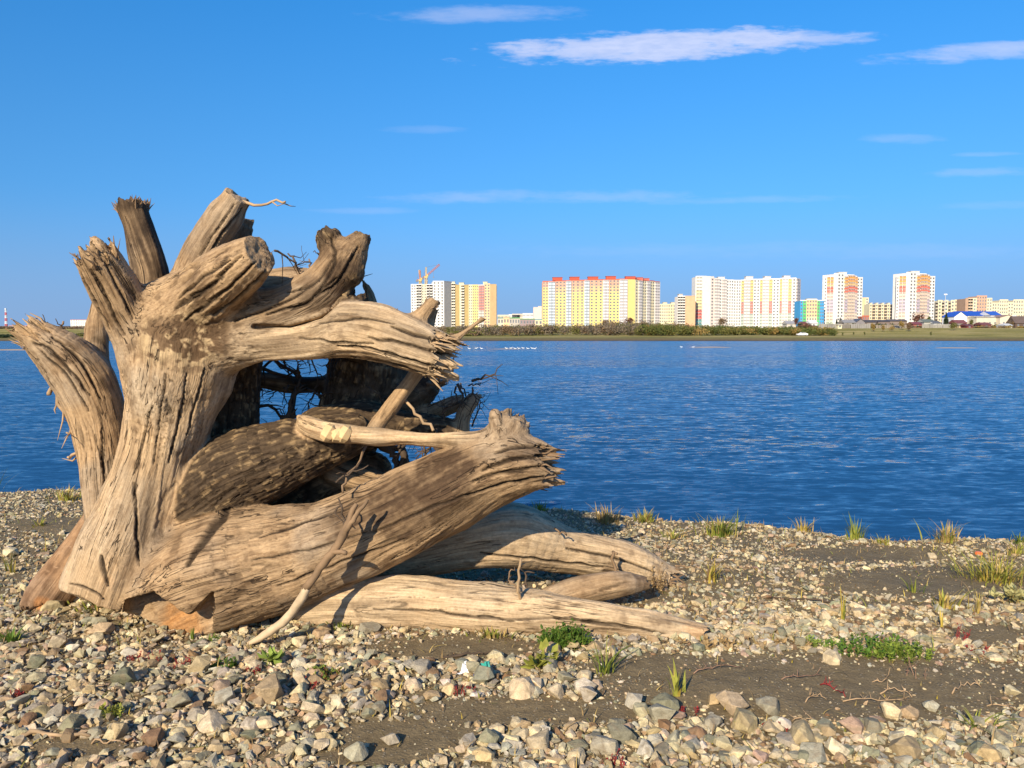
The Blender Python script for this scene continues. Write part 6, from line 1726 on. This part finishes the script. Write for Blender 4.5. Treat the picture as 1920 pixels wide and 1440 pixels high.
house(1812,1823,611,608,440,(0.15,0.035,0.035),(0.13,0.04,0.04),"small dark red hut beside the olive bush")
house(1840,1858,609,605,448,(0.19,0.07,0.06),(0.17,0.06,0.05),"dark red garage pair on the meadow edge")
house(1884,1897,610,607,446,(0.72,0.72,0.72),(0.55,0.55,0.55),"white van-sized cabin by the bare trees", name="cabin")
house(1903,1925,606,593,452,(0.10,0.065,0.05),(0.12,0.085,0.07),"dark brown garage at the right edge of the houses", name="garage")
house(1798,1810,610,607,446,(0.46,0.36,0.22),(0.30,0.24,0.16),"small tan wooden shed in front of the maroon metal shed", name="shed")
# blue roofed hall and beige warehouse
BLU = (0.02, 0.085, 0.42)
house(1788,1812,594,585,500,(0.74,0.74,0.76),BLU,"white gabled end building of the blue roofed hall","hall",True,14)
house(1806,1862,592,583,512,(0.66,0.60,0.48),BLU,"wide hall with vivid blue metal roof","hall",False,24)
house(1856,1876,591,583.5,505,(0.70,0.68,0.66),(0.03,0.10,0.42),"white fronted annex with blue roof beside the wide blue hall","hall",False,14)
house(1830,1880,595,593.5,490,(0.56,0.50,0.40),(0.40,0.36,0.30),"long beige concrete warehouse below the blue roof","warehouse",False,10)
house(1874,1903,595,591,486,(0.62,0.54,0.42),(0.28,0.17,0.13),"beige gabled shed with brown roof right of the warehouse","warehouse",True,10)

def fence(px0, px1, top_py, bot_py, Y, col, label, n):
    g0 = far_point(px0, Y); o = empty("panel_fence", g0); tag(o, label, "fence")
    m = fm(col, 0.85, 0.2); x0, x1 = at(px0, HOR, Y).x, at(px1, HOR, Y).x; zt, zb = at(px0, top_py, Y).z, at(px0, bot_py, Y).z
    rr = random.Random(int(px0))
    for i in range(n):
        a, b = x0 + (x1 - x0) * i / n, x0 + (x1 - x0) * (i + 1) / n
        mb = MB(); gz = min(zb, float(far_z((a + b) / 2, Y)) - 0.2); mb.obox((a + 0.06, Y + rr.uniform(-.1, .1), gz), (b - a - 0.12, 0, 0), (0, 0.12, 0), (0, 0, zt - gz + rr.uniform(-.12, .12)), m); mb.build("panel", o)
fence(1534,1568,607,613,438,(0.25,0.235,0.215),"light grey slab fence behind the right end of the thicket",8)
fence(1578,1594,608,613,440,(0.19,0.17,0.15),"brownish grey board fence between the pale gate hut and the long fence",4)
fence(1595,1632,607,613.5,438,(0.25,0.235,0.22),"long grey slab fence before the dark roofed houses",9)
fence(1642,1700,609,614,440,(0.24,0.20,0.16),"long weathered fence behind the golden bushes",12)
fence(1728,1782,608,613,440,(0.26,0.245,0.215),"grey slab fence in front of the conifer and houses",11)
house(1571,1578,609,607.5,436,(0.66,0.60,0.42),(0.45,0.40,0.30),"tiny pale yellow gate hut in the line of fences","hut",False,3)

def car(px, py, Y, label, flip, colr):
    g = far_point(px, Y); g.z = float(far_z(g.x, Y)); o = empty("parked_car", g); tag(o, label, "car")
    pm = simple_mat("car_paint", colr, 0.3, 0.03); gm = simple_mat("car_glass", (0.05, 0.06, 0.07), 0.1, 0.1); tm = simple_mat("car_tyre", (0.02, 0.02, 0.02), 0.9); rm = simple_mat("car_rim", (0.5, 0.5, 0.52), 0.4)
    prof = [(-2.15, 0.30), (-2.2, 0.62), (-2.05, 0.86), (-1.15, 0.96), (-0.55, 1.40), (0.75, 1.44), (1.55, 1.02), (2.1, 0.95), (2.2, 0.6), (2.15, 0.30)]
    W = 0.86
    mb = MB(); i = len(prof)
    P = [Vector((g.x + x * flip, Y - W, g.z + z)) for x, z in prof]; R = [p + Vector((0, 2 * W, 0)) for p in P]
    mb.poly(P if flip > 0 else P[::-1], pm); mb.poly(R[::-1] if flip > 0 else R, pm)
    for k in range(i):
        q = [P[k], R[k], R[(k + 1) % i], P[(k + 1) % i]]; mb.poly(q if flip > 0 else q[::-1], pm)
    body = mb.build("body", o)
    for nm, poly in (("side_window", [(-0.95, 1.0), (-0.5, 1.33), (0.05, 1.36), (0.05, 1.0)]), ("side_window", [(0.12, 1.0), (0.12, 1.36), (0.68, 1.36), (1.2, 1.02)])):
        mb = MB(); q = [Vector((g.x + x * flip, Y - W - 0.012, g.z + z)) for x, z in poly]; q2 = [p + Vector((0, 0.01, 0)) for p in q]
        mb.poly(q[::-1] if flip > 0 else q, gm); mb.poly(q2, gm); mb.build(nm, o)
    for sx in (-1.35, 1.35):
        for sy in (-W, W):
            c = Vector((g.x + sx, Y + sy, g.z + 0.31)); mb = MB(); mb.tube([c + Vector((0, -0.1, 0)), c + Vector((0, 0.1, 0))], [0.32, 0.32], tm, 16); wo = mb.build("wheel", o)
            mb = MB(); mb.tube([c + Vector((0, -0.112, 0)), c + Vector((0, 0.112, 0))], [0.19, 0.19], rm, 12); mb.build("rim", wo)
    mb = MB(); mb.box((g.x + 2.17 * flip, Y - 0.6, g.z + 0.68), (0.08, 0.3, 0.14), rm); mb.build("headlight", o)
    mb = MB(); mb.box((g.x - 2.17 * flip, Y - 0.6, g.z + 0.7), (0.08, 0.3, 0.14), simple_mat("tail_lamp", (0.4, 0.02, 0.02), 0.3)); mb.build("tail_light", o)
car(1504, 626, 338, "white car parked on the grass of the far bank below the thicket", 1, (0.80, 0.80, 0.80))
car(1681, 610, 436, "dark car with bright rear window parked by the weathered fence", -1, (0.05, 0.05, 0.06))

def gull(px, py, label, g):
    Y = EYE_W * FPX / (py - HOR); b = Vector((at(px, HOR, Y).x, Y, WATER_Z)); rr = random.Random(int(px))
    m = GULL; f = rr.choice((-1, 1)); mb = MB()
    mb.tube([b + Vector((x * f, 0, z)) for x, z in ((-0.24, 0.13), (-0.14, 0.13), (0, 0.11), (0.10, 0.13), (0.15, 0.18), (0.17, 0.23), (0.21, 0.245), (0.27, 0.23))], [0.010, 0.036, 0.058, 0.048, 0.030, 0.028, 0.024, 0.005], m, 8)
    o = mb.build("gull", None, True); tag(o, label, "gull", g)
GULL = simple_mat("gull_plumage", (0.78, 0.78, 0.78), 0.7, 0.08)
for px, py in ((880,655),(893,654.5),(903,655),(950,654.6),(958,654.2),(966,655),(973,654.6),(981,654.2),(990,655),(998,654.5),(1003,655),(1278,652),(1300,652)):
    gull(px, py, "white gull sitting on the shallows near the far bank", "gulls on the shallows")
